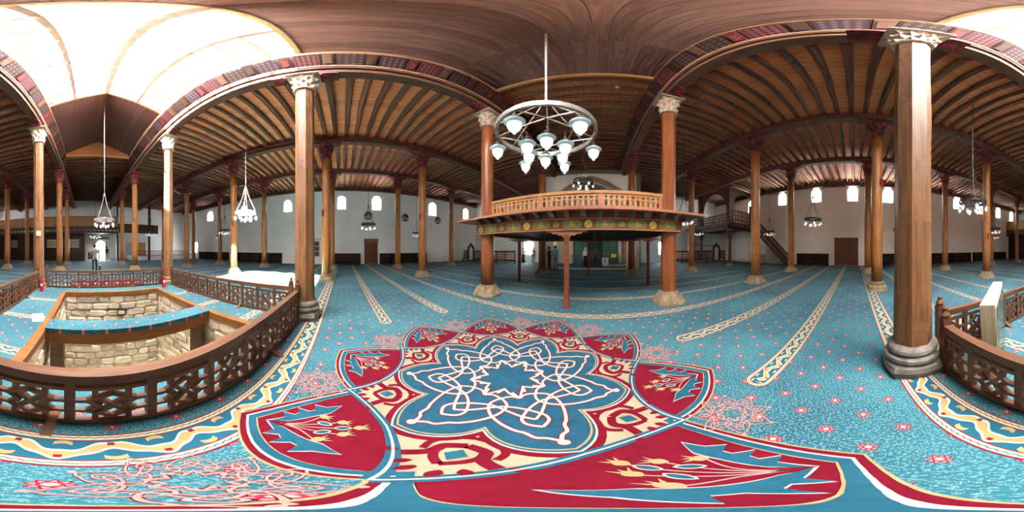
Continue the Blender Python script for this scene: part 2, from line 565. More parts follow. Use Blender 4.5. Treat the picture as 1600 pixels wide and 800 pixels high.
for y, gap in ((0.87, 1), (2.28, 1), (3.6, 0), (5.0, 0), (6.4, 0), (7.8, 0), (9.2, 0), (10.6, 0), (12.0, 0), (13.4, 0)):
    w = 0.25 if y < 4 else 0.22
    if gap:
        strip(FX0, -3.22, y, w, end1=True); strip(1.3, FX1, y, w, end0=True)
    else: strip(FX0, FX1, y, w)
for y in (-2.0, -3.4, -4.8):
    for a, b in ((FX0, PX0 - 0.12), (PX1 + 0.12, FX1)): strip(a, b, y, 0.22)
for k in range(11): strip(FX0, FX1, -6.9 - 1.4 * k, 0.22)

# ---- the great eight-petalled medallion woven into the carpet
MC = (-0.84, 1.36)
def pol(r, a, c=MC): return (c[0] + r * math.cos(R(a)), c[1] + r * math.sin(R(a)))
def bulge(p, q, k, n=8):
    """curve from p to q bowed sideways by k"""
    dx, dy = q[0] - p[0], q[1] - p[1]
    return [(p[0] + dx * t - dy * k * 4 * t * (1 - t), p[1] + dy * t + dx * k * 4 * t * (1 - t)) for t in [i / n for i in range(n + 1)]]
Z = [0.004 + 0.0012 * i for i in range(12)]
lay = [0]
def layer(name, mat, draw):
    mb = MB(); draw(mb); lay[0] += 1
    return mb.build(name, mat, floor, (0, 0, 0.00009 * lay[0]))
RT, RN, RI, RS = 1.97, 1.42, 1.13, 0.83     # red tips, outer notches, blue tips, blue notches
red_o, cre_o, blu_o = [], [], []
for k in range(8):
    a = 45 * k
    red_o += bulge(pol(RN, a - 22.5), pol(RT, a), -0.10)[:-1] + bulge(pol(RT, a), pol(RN, a + 22.5), -0.10)[:-1]
    blu_o += bulge(pol(RS, a - 22.5), pol(RI, a), -0.15)[:-1] + bulge(pol(RI, a), pol(RS, a + 22.5), -0.15)[:-1]
layer('medallion_ground', 'pile_red', lambda mb: mb.poly(red_o, Z[0]))
def cream(mb, s=1.0):
    for k in range(8):
        a = 45 * k + 22.5
        mb.poly(bulge(pol(RS, a), pol(RI, a + 22.5), 0.15)[:-1] + bulge(pol(RI, a + 22.5), pol(RN, a), -0.07)[:-1]
                + bulge(pol(RN, a), pol(RI, a - 22.5), -0.07)[:-1] + bulge(pol(RI, a - 22.5), pol(RS, a), 0.15)[:-1], Z[1])
layer('medallion_cream', 'pile_cream', cream)
layer('medallion_heart', 'pile_blue', lambda mb: mb.poly(blu_o, Z[2]))
def offs(pts, d):
    """shift a closed outline inwards towards the medallion's middle"""
    out = []
    for p in pts:
        dx, dy = p[0] - MC[0], p[1] - MC[1]; L = math.hypot(dx, dy)
        out.append((MC[0] + dx * (L - d) / L, MC[1] + dy * (L - d) / L))
    return out
layer('outline_gold', 'pile_gold', lambda mb: (mb.ribbon(red_o, 0.012, Z[3], True), mb.ribbon(offs(red_o, 0.118), 0.012, Z[3], True)))
layer('outline_blue', 'pile_teal', lambda mb: mb.ribbon(offs(red_o, 0.086), 0.05, Z[3], True))
layer('outline_white', 'pile_white', lambda mb: mb.ribbon(offs(red_o, 0.055), 0.014, Z[4], True))
def arcs():
    for k in range(8):
        a = 45 * k + 22.5
        yield bulge(pol(RN, a), pol(RI, a + 22.5), 0.07); yield bulge(pol(RN, a), pol(RI, a - 22.5), -0.07)
layer('arc_blue', 'pile_teal', lambda mb: [mb.ribbon(l, 0.055, Z[5] + 0.00003 * i) for i, l in enumerate(arcs())])
layer('arc_white', 'pile_white', lambda mb: [mb.ribbon(l, 0.012, Z[6] + 0.00003 * i) for i, l in enumerate(arcs())])
layer('heart_red', 'pile_red', lambda mb: mb.ribbon(blu_o, 0.045, Z[5], True))
layer('heart_white', 'pile_white', lambda mb: mb.ribbon(offs(blu_o, 0.03), 0.012, Z[6], True))
layer('heart_gold', 'pile_gold', lambda mb: mb.ribbon(offs(blu_o, 0.062), 0.012, Z[6], True))

# strapwork: mirrored strands per petal, woven round the eight-fold rose
def straps(c, s, rot=0.0):
    A = [(0.965, 0), (0.91, 2.5), (0.885, 5.5), (0.82, 8), (0.78, 11.5), (0.69, 18), (0.59, 25), (0.48, 30), (0.40, 27), (0.35, 18), (0.335, 9), (0.37, 0)]
    B = [(0.78, 0), (0.72, 5.5), (0.65, 6.5), (0.575, 2.5), (0.545, 0), (0.50, -7), (0.48, -16), (0.50, -24), (0.56, -33), (0.62, -39), (0.68, -45)]
    C = [(0.37, 0), (0.28, 9), (0.285, 12), (0.215, 22.5), (0.285, 33), (0.28, 36), (0.37, 45)]
    out = []
    for k in range(8):
        for m in (1, -1):
            for P, smooth in ((A, True), (B, True)):
                q = [pol(r * s, 45 * k + m * a + rot, c) for r, a in P]
                out.append(spline(q, 6))
        out.append([pol(r * s, 45 * k + a + rot, c) for r, a in C])
    knobs = [pol(0.985 * s, 45 * k + rot, c) for k in range(8)]
    return out, knobs
def disc(mb, p, r, z, n=14): mb.poly([(p[0] + r * math.cos(2 * PI * i / n), p[1] + r * math.sin(2 * PI * i / n)) for i in range(n)], z)
st, kn = straps(MC, 1.0)
layer('strapwork_edge', 'pile_red', lambda mb: ([mb.ribbon(l, 0.037, Z[4] + 0.0003 * i / len(st)) for i, l in enumerate(st)], [disc(mb, p, 0.036, Z[4]) for p in kn]))
layer('strapwork', 'pile_white', lambda mb: ([mb.ribbon(l, 0.022, Z[5] + 0.0002 * i / len(st)) for i, l in enumerate(st)], [disc(mb, p, 0.029, Z[6]) for p in kn]))
# line-drawn rosettes lying between the petals
for k in range(8):
    c = pol(1.72, 45 * k + 22.5)
    s2, k2 = straps(c, 0.265, 11)
    layer('rosette_edge', 'pile_red', lambda mb: ([mb.ribbon(l, 0.0125, Z[0] + 0.0003 * i / 40) for i, l in enumerate(s2)]))
    layer('rosette', 'pile_rose', lambda mb: ([mb.ribbon(l, 0.0075, Z[1] + 0.0003 * i / 40) for i, l in enumerate(s2)], [disc(mb, p, 0.012, Z[1], 10) for p in k2]))

# flowers inside the cells
def local(a, pts): 
    ca, sa = math.cos(R(a)), math.sin(R(a))
    return [(MC[0] + x * ca - y * sa, MC[1] + x * sa + y * ca) for x, y in pts]
def ell(cx, cy, rx, ry, a, n=14):
    ca, sa = math.cos(R(a)), math.sin(R(a)); o = []
    for i in range(n):
        t = 2 * PI * i / n; x, y = rx * math.cos(t), ry * math.sin(t)
        x *= 1 - 0.25 * abs(math.sin(t)) 
        o.append((cx + x * ca - y * sa, cy + x * sa + y * ca))
    return o
def branch(m, g=0.0):
    w = 0.026 + g
    top = [(1.775 + g * 2, 0.0), (1.70, 0.055 + w), (1.735, 0.115 + w), (1.655, 0.10 + w), (1.63, 0.135 + w), (1.66, 0.195 + w), (1.575, 0.165 + w),
           (1.54, 0.19 + w), (1.555, 0.26 + w), (1.47, 0.235 + w), (1.37 - g, 0.285 + g)]
    bot = [(1.44, 0.215 - w), (1.53, 0.165 - w), (1.60, 0.115 - w), (1.66, 0.06 - w * 0.6)]
    return [(x, m * y) for x, y in (top + bot)]
def pomes(mb, a, kind):
    spots = [(1.36, 0.07, 195), (1.36, -0.07, 165), (1.47, 0.135, 200), (1.47, -0.135, 160), (1.275, 0.0, 180)]
    for x, y, d in spots:
        if kind == 'stem':
            mb.ribbon(local(a, spline([(1.70, 0), (1.58, y * 0.3), (x + 0.02, y)], 5)), 0.008, Z[3])
        else:
            mb.poly(local(a, ell(x, y, 0.032, 0.026, d)), Z[4])
            ca, sa = math.cos(R(d)), math.sin(R(d))
            for e in (-1, 0, 1):
                q = [(0.022, -0.008 + e * 0.012), (0.060, e * 0.036), (0.022, 0.008 + e * 0.012)]
                mb.poly(local(a, [(x + px * ca - py * sa, y + px * sa + py * ca) for px, py in q]), Z[4] + 0.0003 * (e + 2))
ANG = [45 * k for k in range(8)]
layer('petal_branch_edge', 'pile_white', lambda mb: [mb.poly(local(a, branch(m, 0.008)[::m]), Z[3]) for a in ANG for m in (1, -1)])
layer('petal_branch', 'pile_teal', lambda mb: [mb.poly(local(a, branch(m)[::m]), Z[4] + 0.0004) for a in ANG for m in (1, -1)])
layer('petal_stem', 'pile_rose', lambda mb: [pomes(mb, a, 'stem') for a in ANG])
layer('pomegranate', 'pile_gold', lambda mb: [pomes(mb, a, 'fruit') for a in ANG])
leafs = [(1.46, 0.05, 20), (1.46, -0.05, -20), (1.36, 0.0, 0)]
layer('leaf_edge', 'pile_white', lambda mb: [mb.poly(local(a, ell(x, y, 0.047, 0.024, d)), Z[5]) for a in ANG for x, y, d in leafs])
layer('leaf_teal', 'pile_teal', lambda mb: [mb.poly(local(a, ell(x, y, 0.038, 0.016, d)), Z[6]) for a in ANG for x, y, d in leafs])
def tulip(mb, a):
    for m in (1, -1):
        c1 = spline([(0.90, 0.0), (0.935, m * 0.10), (1.02, m * 0.155), (1.10, m * 0.14)], 6)
        mb.ribbon(local(a, c1), 0.034, Z[3])
        c2 = spline([(0.99, 0.0), (1.03, m * 0.085), (1.11, m * 0.10), (1.185, m * 0.165)], 6)
        mb.ribbon(local(a, c2), 0.052, Z[3] + 0.0003)
        c3 = spline([(1.20, 0.0), (1.15, m * 0.055), (1.10, m * 0.085)], 5)
        mb.ribbon(local(a, c3), 0.036, Z[3] + 0.0005)
        for x, y, d in ((1.245, m * 0.105, m * 35), (1.285, m * 0.045, m * 12), (1.19, m * 0.225, m * 62)):
            mb.poly(local(a, ell(x, y, 0.038, 0.021, d)), Z[4])
layer('tulip', 'pile_red', lambda mb: [tulip(mb, a + 22.5) for a in ANG])
layer('tulip_eye_edge', 'pile_gold', lambda mb: [mb.poly(local(a + 22.5, [(1.025, 0), (1.095, 0.055), (1.165, 0), (1.095, -0.055)]), Z[5]) for a in ANG])
layer('tulip_eye', 'pile_teal', lambda mb: [mb.poly(local(a + 22.5, [(1.035, 0), (1.095, 0.046), (1.155, 0), (1.095, -0.046)]), Z[6]) for a in ANG])

# ================================================================== WALLS AND WINDOWS
def arch_pts(x0, x1, z0, z1, pointed=False, n=10):
    """an upright opening with a round or pointed head, in (x, z)"""
    w = x1 - x0; c = (x0 + x1) / 2
    if pointed:
        h = w * 0.62; zs = z1 - h
        l = [(x0, zs + h * math.sin(t * PI / 2) ** 1.0 * 1.0) for t in [0]]
        left = [(x0 + (c - x0) * (1 - math.cos(t * PI / 2)), zs + h * (0.75 * math.sin(t * PI / 2) + 0.25 * t)) for t in [i / n for i in range(n + 1)]]
        right = [(2 * c - p[0], p[1]) for p in left[::-1][1:]]
        return [(x0, z0)] + left + right + [(x1, z0)]
    r = w / 2; zs = z1 - r
    return [(x0, z0)] + [(c - r * math.cos(PI * i / n), zs + r * math.sin(PI * i / n)) for i in range(n + 1)] + [(x1, z0)]
WT = 0.45
wincount = [0]
def wall(name, p0, p1, zt, holes, mat, label):
    """wall face from p0 to p1 (room on the left-hand side when walking); holes in (s along, z)"""
    p0, p1 = Vector(p0 + (0,)), Vector(p1 + (0,))
    d = p1 - p0; L = d.length
    me = holed(name, [(0, 0), (L, 0), (L, zt), (0, zt)], holes, WT, mat)
    o = place(name, me)
    ang = math.atan2(d.y, d.x)
    out = Vector((d.y, -d.x, 0)).normalized()
    o.location = p0 + out * WT / 2
    o.rotation_euler = (PI / 2, 0, ang)
    tag(o, label, kind='structure')
    return p0, d.normalized(), out, ang
def window(base, s0, s1, z0, z1, kind, label, shape='arch'):
    p0, d, out, ang = base
    wincount[0] += 1
    w = empty('window_%d' % wincount[0], p0 + d * ((s0 + s1) / 2) + out * (WT * 0.55) + Vector((0, 0, z0)), ang)
    tag(w, label, kind='structure')
    W, H = s1 - s0, z1 - z0
    if shape == 'arch': outer, inner = arch_pts(-W / 2 - 0.02, W / 2 + 0.02, -0.02, H + 0.02), arch_pts(-W / 2 + 0.06, W / 2 - 0.06, 0.06, H - 0.06)
    else: outer, inner = [(-W / 2, 0), (W / 2, 0), (W / 2, H), (-W / 2, H)], [(-W / 2 + 0.09, 0.09), (W / 2 - 0.09, 0.09), (W / 2 - 0.09, H - 0.09), (-W / 2 + 0.09, H - 0.09)]
    f = place('window_frame', holed('window_frame', outer, [inner], 0.07, 'wall_white' if kind != 'wood' else 'door_wood'), w, (0, 0, 0), (PI / 2, 0, 0))
    mb = MB(); mb.add([(p[0], 0.03, p[1]) for p in inner], [tuple(range(len(inner)))])
    mb.build('pane', 'pane_glass', w)
    lat = MB()
    if kind == 'lattice':
        step = 0.23
        n = int((W + H) / step) + 2
        for sg in (1, -1):
            for i in range(-n, n):
                pts = []
                for t in range(41):
                    z = 0.06 + (H - 0.12) * t / 40; x = sg * (i * step + z * 0.6)
                    half = W / 2 - 0.06
                    if z > H - W / 2: half = math.sqrt(max(half * half - (z - (H - W / 2)) ** 2, 0))
                    if abs(x) < half: pts.append((x, z))
                if len(pts) > 1: lat.bar((pts[0][0], 0, pts[0][1]), (pts[-1][0], 0, pts[-1][1]), 0.06, 0.04, (0, 1, 0))
        lat.build('lattice', 'wall_white', w)
    elif kind == 'grid':
        for i in range(1, 4):
            x = -W / 2 + W * i / 4
            lat.bar((x, 0, 0.06), (x, 0, H - 0.12 if i == 2 else H - 0.3), 0.04, 0.03)
        for i in range(1, 6): lat.bar((-W / 2 + 0.06, 0, i * H / 7), (W / 2 - 0.06, 0, i * H / 7), 0.03, 0.035)
        lat.build('glazing_bars', 'wall_white', w)
    elif kind == 'wood':
        lat.bar((0, 0, 0.05), (0, 0, H - 0.05), 0.07, 0.06); lat.bar((-W / 2 + 0.05, 0, H * 0.32), (W / 2 - 0.05, 0, H * 0.32), 0.06, 0.07)
        for x in (-W / 4, W / 4): lat.bar((x, 0, 0.05), (x, 0, H * 0.32), 0.05, 0.05)
        lat.build('glazing_bars', 'door_wood', w)
    r = portal(p0 + d * ((s0 + s1) / 2) + out * 0.35 + Vector((0, 0, (z0 + z1) / 2)), (0, 0, 0), W, H)
    r.rotation_euler = (-out).to_track_quat('-Z', 'Y').to_euler()
    return w
# left wall: walk from +Y to -Y so that the room lies on the left hand; s = YF - y
LW = [(-0.12, 5.55, 6.95, 0.92, 'lattice', 'arched lattice window above the long dark bench beside the wooden door'),
      (3.49, 5.55, 7.05, 1.0, 'lattice', 'bright arched lattice window over the single wooden door'),
      (10.2, 5.45, 7.05, 1.05, 'lattice', 'arched lattice window above the round black plaques'),
      (15.6, 5.6, 7.1, 0.95, 'grid', 'narrow arched window by the front corner behind the platform'),
      (-5.85, 5.5, 6.8, 0.9, 'lattice', 'arched lattice window in the grey wall behind the octagonal column'),
      (-11.5, 5.6, 6.9, 0.9, 'lattice', 'small arched lattice window high on the shaded side wall'),
      (-17.6, 5.6, 7.0, 1.2, 'grid', 'bright arched window high above the long dark bench')]
hl = [arch_pts(YF - y - w / 2, YF - y + w / 2, z0, z1) for y, z0, z1, w, k, l in LW]
dl = (YF - 3.6, YF - 2.2, 0.02, 2.1)
hl.append([(dl[0], 0.02), (dl[1], 0.02), (dl[1], 2.45), (dl[0], 2.45)])
lowL = (YF + 2.4, YF + 3.9, 0.75, 2.3)
lowB = (YF + 20.6, YF + 22.0, 0.9, 2.6)
hl.append([(lowB[0], lowB[2]), (lowB[1], lowB[2]), (lowB[1], lowB[3]), (lowB[0], lowB[3])])
bl = wall('wall_left', (XL, YF), (XL, YB), 8.2, hl, 'wall_white', 'tall white plaster side wall with high lattice windows and a single door')
for y, z0, z1, w, k, l in LW: window(bl, YF - y - w / 2, YF - y + w / 2, z0, z1, k, l)
cz = empty('blind_window', (XL + 0.02, YF - (lowL[0] + lowL[1]) / 2, 0.75), PI / 2)  # window built as a solid box with dark painted panes, no opening behind
tag(cz, 'cream framed blind window with dark panes behind the octagonal column', 'cupboard')
MB().box(-0.8, 0.8, -0.12, 0, 0, 1.6).build('body', 'board_pale', cz); MB().box(-0.9, 0.9, -0.16, 0, 1.6, 1.85).build('cornice', 'board_pale', cz)
for i in range(3):
    for k in range(3): MB().box(-0.72 + i * 0.49, -0.26 + i * 0.49, -0.135, -0.12, 0.08 + k * 0.5, 0.5 + k * 0.5).build('pane', 'black_disc', cz)
window(bl, lowB[0], lowB[1], lowB[2], lowB[3], 'wood', 'low bright window beyond the raised balustraded corner', 'rect')
RW = [(7.35, 6.1, 7.45, 0.9, 'grid'), (3.72, 6.08, 7.5, 1.0, 'grid'), (0.2, 6.05, 7.55, 1.05, 'grid'), (-3.17, 6.0, 7.5, 1.05, 'grid'), (-7.2, 6.05, 7.5, 1.0, 'grid'),
      (-11.2, 6.15, 7.6, 1.05, 'grid'), (-15.0, 6.1, 7.55, 1.0, 'grid'), (-18.6, 6.05, 7.55, 0.95, 'grid'), (-22.0, 6.0, 7.5, 0.95, 'grid'), (11.3, 5.7, 7.2, 1.0, 'grid'), (14.9, 5.9, 7.1, 1.0, 'grid')]
RLB = ['above the foot of the gallery stair', 'between the stair and the double door', 'over the double door', 'just past the double door above the shoe shelves', 'hidden behind the thick moulded-base column',
       'behind the nearest hanging ring lamp of that side', 'next along towards the wall-hung box', 'third before the wall-hung box', 'above the wall-hung box', 'over the gallery front balustrade', 'over the back of the wooden gallery']
hr = [arch_pts(y - w / 2 - YB, y + w / 2 - YB, z0, z1) for y, z0, z1, w, k in RW]
dr = (-0.3 - YB, 1.95 - YB, 0.02, 2.55)
hr.append([(dr[0], 0.02), (dr[1], 0.02), (dr[1], 2.55), (dr[0], 2.55)])
br = wall('wall_right', (XW, YB), (XW, YF), 8.2, hr, 'wall_warm', 'warm white plaster side wall with bright arched windows and a double door')
for (y, z0, z1, w, k), t in zip(RW, RLB): window(br, y - w / 2 - YB, y + w / 2 - YB, z0, z1, k, 'bright arched window ' + t)
# front wall: walk from right to left
fw = [(8.1, 0.8, 2.35, 1.25, 'low wooden framed window between the tiled niche and the corner chair'), (-7.4, 0.8, 2.35, 1.25, 'low wooden framed window beside the carved screen, seen past the platform post')]
hf = [[(XW - (-x) - w / 2, z0), (XW - (-x) + w / 2, z0), (XW - (-x) + w / 2, z1), (XW - (-x) - w / 2, z1)] for x, z0, z1, w, l in fw]
bf = wall('wall_front', (XW, YF), (XL, YF), 9.0, hf, 'wall_white', 'front wall holding the tiled prayer niche')
for x, z0, z1, w, l in fw: window(bf, XW + x - w / 2, XW + x + w / 2, z0, z1, 'wood', l, 'rect')
# back wall with the pointed entrance
ed = (-2.95 - XL, -1.25 - XL)
hb = [arch_pts(ed[0], ed[1], 0.02, 2.75, True)]
bb = wall('wall_back', (XL, YB), (XW, YB), 9.0, hb, 'wall_white', 'white back wall with the pointed entrance doorway')
portal((-2.1, YB - 0.3, 1.4), Vector((0, 1, 0)).to_track_quat('-Z', 'Y').to_euler(), 1.6, 2.6)
# ================================================================== CEILING AND ROOF
ceiling = empty('ceiling')
tag(ceiling, 'timber ceiling of round joists and pine boards over the aisles', kind='structure')
roof = MB()
roof.box(XL - 2.4, XR[2] - 0.1, YB - 0.5, YF + 0.5, 8.2, 8.3)
roof.box(XR[3] + 0.1, XW + 2.6, YB - 0.5, YF + 0.5, 8.2, 8.3)  # unseen eave added past the wall to keep sun out of the windows
roof.box(XR[2] - 0.1, XR[3] + 0.1, LY1 + 0.05, YF + 0.5, 9.0, 9.1)
roof.box(XR[2] - 0.1, XR[3] + 0.1, YB - 0.5, LY0 - 0.05, 9.0, 9.1)
for y0, y1 in ((LY0 - 0.1, SY0), (SY1, LY1 + 0.1)):
    for x in (XR[2] - 0.1, XR[3] + 0.1):
        roof.add([(x, y0, Z_EAVE + 0.08), (NX, y0, Z_RIDGE + 0.12), (NX, y1, Z_RIDGE + 0.12), (x, y1, Z_EAVE + 0.08)], [(0, 1, 2, 3)])
roof.box(XR[2] - 0.2, XR[2] - 0.1, YB - 0.5, YF + 0.5, 8.1, 9.1)
roof.box(XR[3] + 0.1, XR[3] + 0.2, YB - 0.5, YF + 0.5, 8.1, 9.1)
tag(roof.build('roof', 'soffit_dark'), 'outer roof boarding above the timber ceiling', kind='structure')

edges = [XL] + XR + [XW]
aisles = [(edges[i], edges[i + 1]) for i in range(7) if i != 3]
# deck boards above the joists, running the length of the hall
bm_ = MB(); bm_.box(-0.105, 0.105, YB, YF, 0, 0.03)
bme = bm_.mesh('plank', 'deck_wood')
for x0, x1 in aisles:
    n = int(round((x1 - x0) / 0.22)); w = (x1 - x0) / n
    for i in range(n):
        place('plank', bme, ceiling, (x0 + (i + 0.5) * w, 0, Z_DECK + rnd.uniform(0, 0.01)), scale=(w / 0.218, 1, 1))
# joists
def joist_mesh(seed):
    r = random.Random(seed); mb = MB()
    pts, rs = [], []
    for i in range(9):
        t = -0.5 + i / 8
        pts.append((t, r.uniform(-0.012, 0.012), r.uniform(-0.008, 0.008))); rs.append(0.098 + r.uniform(-0.012, 0.012))
    n = 9; vs = []
    for p, q in zip(pts, rs):
        for k in range(n):
            a = 2 * PI * k / n; vs.append((p[0], p[1] + q * math.cos(a), p[2] + q * math.sin(a)))
    fs = [(i * n + k, i * n + (k + 1) % n, (i + 1) * n + (k + 1) % n, (i + 1) * n + k) for i in range(8) for k in range(n)]
    mb.add(vs, fs)
    return mb.mesh('joist', ['joist_wood'], True)
JM = [joist_mesh(s) for s in range(5)]
spots = []
for ai, (x0, x1) in enumerate(aisles):
    y = YB + 0.3
    while y < YF:
        spots.append(((x0 + x1) / 2, y + rnd.uniform(-0.03, 0.03), Z_JOIST, x1 - x0 + 0.1)); y += 0.52
for y0, y1 in ((YB + 0.3, LY0 - 0.2), (LY1 + 0.3, YF)):
    y = y0
    while y < y1:
        spots.append((NX, y, 8.76, XR[3] - XR[2])); y += 0.52
spots.sort(key=lambda s: math.hypot(s[0], s[1]))
rest = MB()
for i, (x, y, z, L) in enumerate(spots):
    me = JM[i % 5]
    if i < 300:
        place('joist', me, ceiling, (x, y, z), (rnd.uniform(-3, 3), 0, 0), (L, 1, 1))
    else:
        rest.tube([(x - L / 2, y, z), (x, y, z), (x + L / 2, y, z)], 0.098, 7)
tag(rest.build('joist_row', 'joist_wood', ceiling, smooth=True), kind='stuff')
# carved red joist ends resting on the beams
endm = MB(); endm.box(-0.11, 0.11, -0.075, 0.075, -0.15, -0.07); endm.box(-0.085, 0.085, -0.055, 0.055, -0.2, -0.15)
end_me = endm.mesh('joist_end', 'joist_end')
ends = [(x + s * (L / 2 - 0.30), y, z) for x, y, z, L in spots if z < 8.2 for s in (-1, 1)]
ends.sort(key=lambda s: math.hypot(s[0], s[1]))
er = MB()
for i, p in enumerate(ends):
    if i < 260: place('joist_end', end_me, ceiling, p)
    else: er.box(p[0] - 0.11, p[0] + 0.11, p[1] - 0.075, p[1] + 0.075, p[2] - 0.15, p[2] - 0.07)
tag(er.build('joist_end_row', 'joist_end', ceiling), kind='stuff')
# beams on the column rows, one timber per bay, with a painted upper plate
ys = [YB] + YC + [15.0, YF]
for i, x in enumerate(XR):
    for j in range(len(ys) - 1):
        y0, y1 = ys[j], ys[j + 1]; L = y1 - y0
        mb = MB(); mb.box(-0.16, 0.16, -L / 2 + 0.01, L / 2 - 0.01, 0, 0.22)
        mb.box(-0.23, 0.23, -L / 2, L / 2, 0.22, 0.34)
        mb.build('beam', 'beam_dark', ceiling, (x, (y0 + y1) / 2, Z_BEAM))
for x, s in ((XL, 1), (XW, -1)):
    mb = MB(); mb.box(min(x, x + s * 0.25), max(x, x + s * 0.25), YB, YF, Z_BEAM, Z_BEAM + 0.3); mb.build('wall_plate', 'beam_dark', ceiling)
for x in XR[:2] + XR[4:]:
    for s in (-1, 1):
        mb = MB(); mb.box(x + s * 0.235 - 0.012, x + s * 0.235 + 0.012, YB, YF, Z_BEAM + 0.25, Z_BEAM + 0.33); mb.build('painted_edge', 'joist_end', ceiling)

# nave: mouldings, painted frieze, timber lantern
nave = empty('ceiling_nave')
tag(nave, 'raised boarded nave ceiling with painted frieze panels and a skylight', kind='structure')
fm = {}
for k, m in enumerate(('frieze_red', 'frieze_blue', 'frieze_dark')):
    mb = MB(); mb.box(-0.03, 0.03, -0.30, 0.30, 0.0, 0.64); mb.box(0.03, 0.045, -0.26, 0.26, 0.06, 0.58, 1)
    fm[k] = mb.mesh('frieze_panel', ['frieze_dark', m])
mb = MB(); mb.box(-0.03, 0.06, -0.115, 0.115, 0.0, 0.6); mb.box(0.06, 0.09, -0.08, 0.08, 0.12, 0.5)
fblock = [mb.mesh('frieze_block', m) for m in ('capital_red', 'beam_dark', 'soffit_dark')]
for x, s in ((XR[2], 1), (XR[3], -1)):
    mb = MB(); mb.box(min(x + s * 0.1, x + s * 0.26), max(x + s * 0.1, x + s * 0.26), YB, YF, Z_BEAM + 0.34, Z_BEAM + 0.42); mb.build('moulding', 'moulding', nave)
    mb = MB(); mb.box(x - 0.1, x + 0.1, YB, YF, Z_BEAM + 0.42, 9.0); mb.build('frieze_backing', 'beam_dark', nave)
    mb = MB(); mb.box(min(x, x + s * 0.55), max(x, x + s * 0.55), LY0, LY1, 8.52, 8.58); mb.build('moulding', 'gold_wood', nave)
    mb = MB(); mb.box(min(x, x + s * 0.5), max(x, x + s * 0.5), LY0, LY1, 8.58, Z_EAVE + 0.02); mb.build('eave_board', 'lantern_wood', nave)
    y = -11.9; k = 0
    while y < 14:
        place('frieze_panel', fm[(k * 2 + (1 if s > 0 else 0)) % 3], nave, (x + s * 0.15, y, 7.98), (0, R(36), 0 if s > 0 else PI))
        place('frieze_block', fblock[k % 3], nave, (x + s * 0.15, y + 0.43, 7.98), (0, R(36), 0 if s > 0 else PI))
        y += 0.86; k += 1
# nave joist deck in front of and behind the lantern
for y0, y1 in ((LY1 + 0.05, YF), (YB, LY0 - 0.05)):
    n = 24; w = (XR[3] - XR[2]) / n
    mb = MB(); mb.box(-w / 2 + 0.004, w / 2 - 0.004, -(y1 - y0) / 2, (y1 - y0) / 2, 0, 0.03); me = mb.mesh('plank', 'deck_wood')
    for i in range(n): place('plank', me, nave, (XR[2] + (i + 0.5) * w, (y0 + y1) / 2, 8.87 + rnd.uniform(0, 0.008)))
# lantern boarding
hs = NX - (XR[2] + 0.42); slope = math.atan2(Z_RIDGE - Z_EAVE, hs); SL = hs / math.cos(slope)
nb = 10; w = SL / nb
def lantern_boards(y0, y1, dark=False):
    mb = MB(); mb.box(-w / 2 + 0.004, w / 2 - 0.004, -(y1 - y0) / 2 + 0.003, (y1 - y0) / 2 - 0.003, 0, 0.025)
    me = mb.mesh('plank', 'lantern_dark' if dark else 'lantern_wood')
    for sd in (-1, 1):
        for i in range(nb):
            t = (i + 0.5) * w
            x = NX + sd * (hs - t * math.cos(slope)); z = Z_EAVE + t * math.sin(slope)
            place('plank', me, nave, (x, (y0 + y1) / 2, z + rnd.uniform(0, 0.006)), (0, sd * slope, 0))
wood('lantern_dark', '48302a', '74544a', 'Y', 0.5, vary=0.2, grain=6)
lantern_boards(SY1, 2.75); lantern_boards(LY0, SY0, True)
for i in range(18):       # boards running down to the tie beam at the platform end
    wx = 2 * hs / 18; x0 = NX - hs + i * wx + 0.004; x1 = x0 + wx - 0.008
    zt = lambda x: Z_EAVE + (hs - abs(x - NX)) * math.tan(slope)
    mb = MB(); q = [(x0, 2.75, zt(x0)), (x1, 2.75, zt(x1)), (x1, LY1 - 0.03, 8.76), (x0, LY1 - 0.03, 8.76)]
    mb.add(q + [(a, b, c + 0.03) for a, b, c in q], [(0, 1, 2, 3), (7, 6, 5, 4), (0, 4, 5, 1), (1, 5, 6, 2), (2, 6, 7, 3), (3, 7, 4, 0)]); mb.build('plank', 'lantern_dark', nave)
for y, yo in ((LY1, 0.02), (LY0, -0.02)):
    mb = MB()
    mb.add([(XR[2], y, 8.62), (XR[3], y, 8.62), (XR[3], y, Z_EAVE), (NX, y, Z_RIDGE + 0.08), (XR[2], y, Z_EAVE)], [(0, 1, 2, 3, 4)])
    mb.build('gable_board', 'panel_wood', nave)
    mb = MB(); mb.box(XR[2] + 0.1, XR[3] - 0.1, y - 0.05, y + 0.05, 8.6, 8.74); mb.build('tie_beam', 'gold_wood', nave)
for y in (SY0, SY1):      # light-wood trim arch where boards meet the glazing
    for sd in (-1, 1):
        mb = MB(); mb.bar((NX, y, Z_RIDGE + 0.0), (NX + sd * hs, y, Z_EAVE + 0.0), 0.07, 0.12); mb.build('skylight_trim', 'gold_wood', nave)
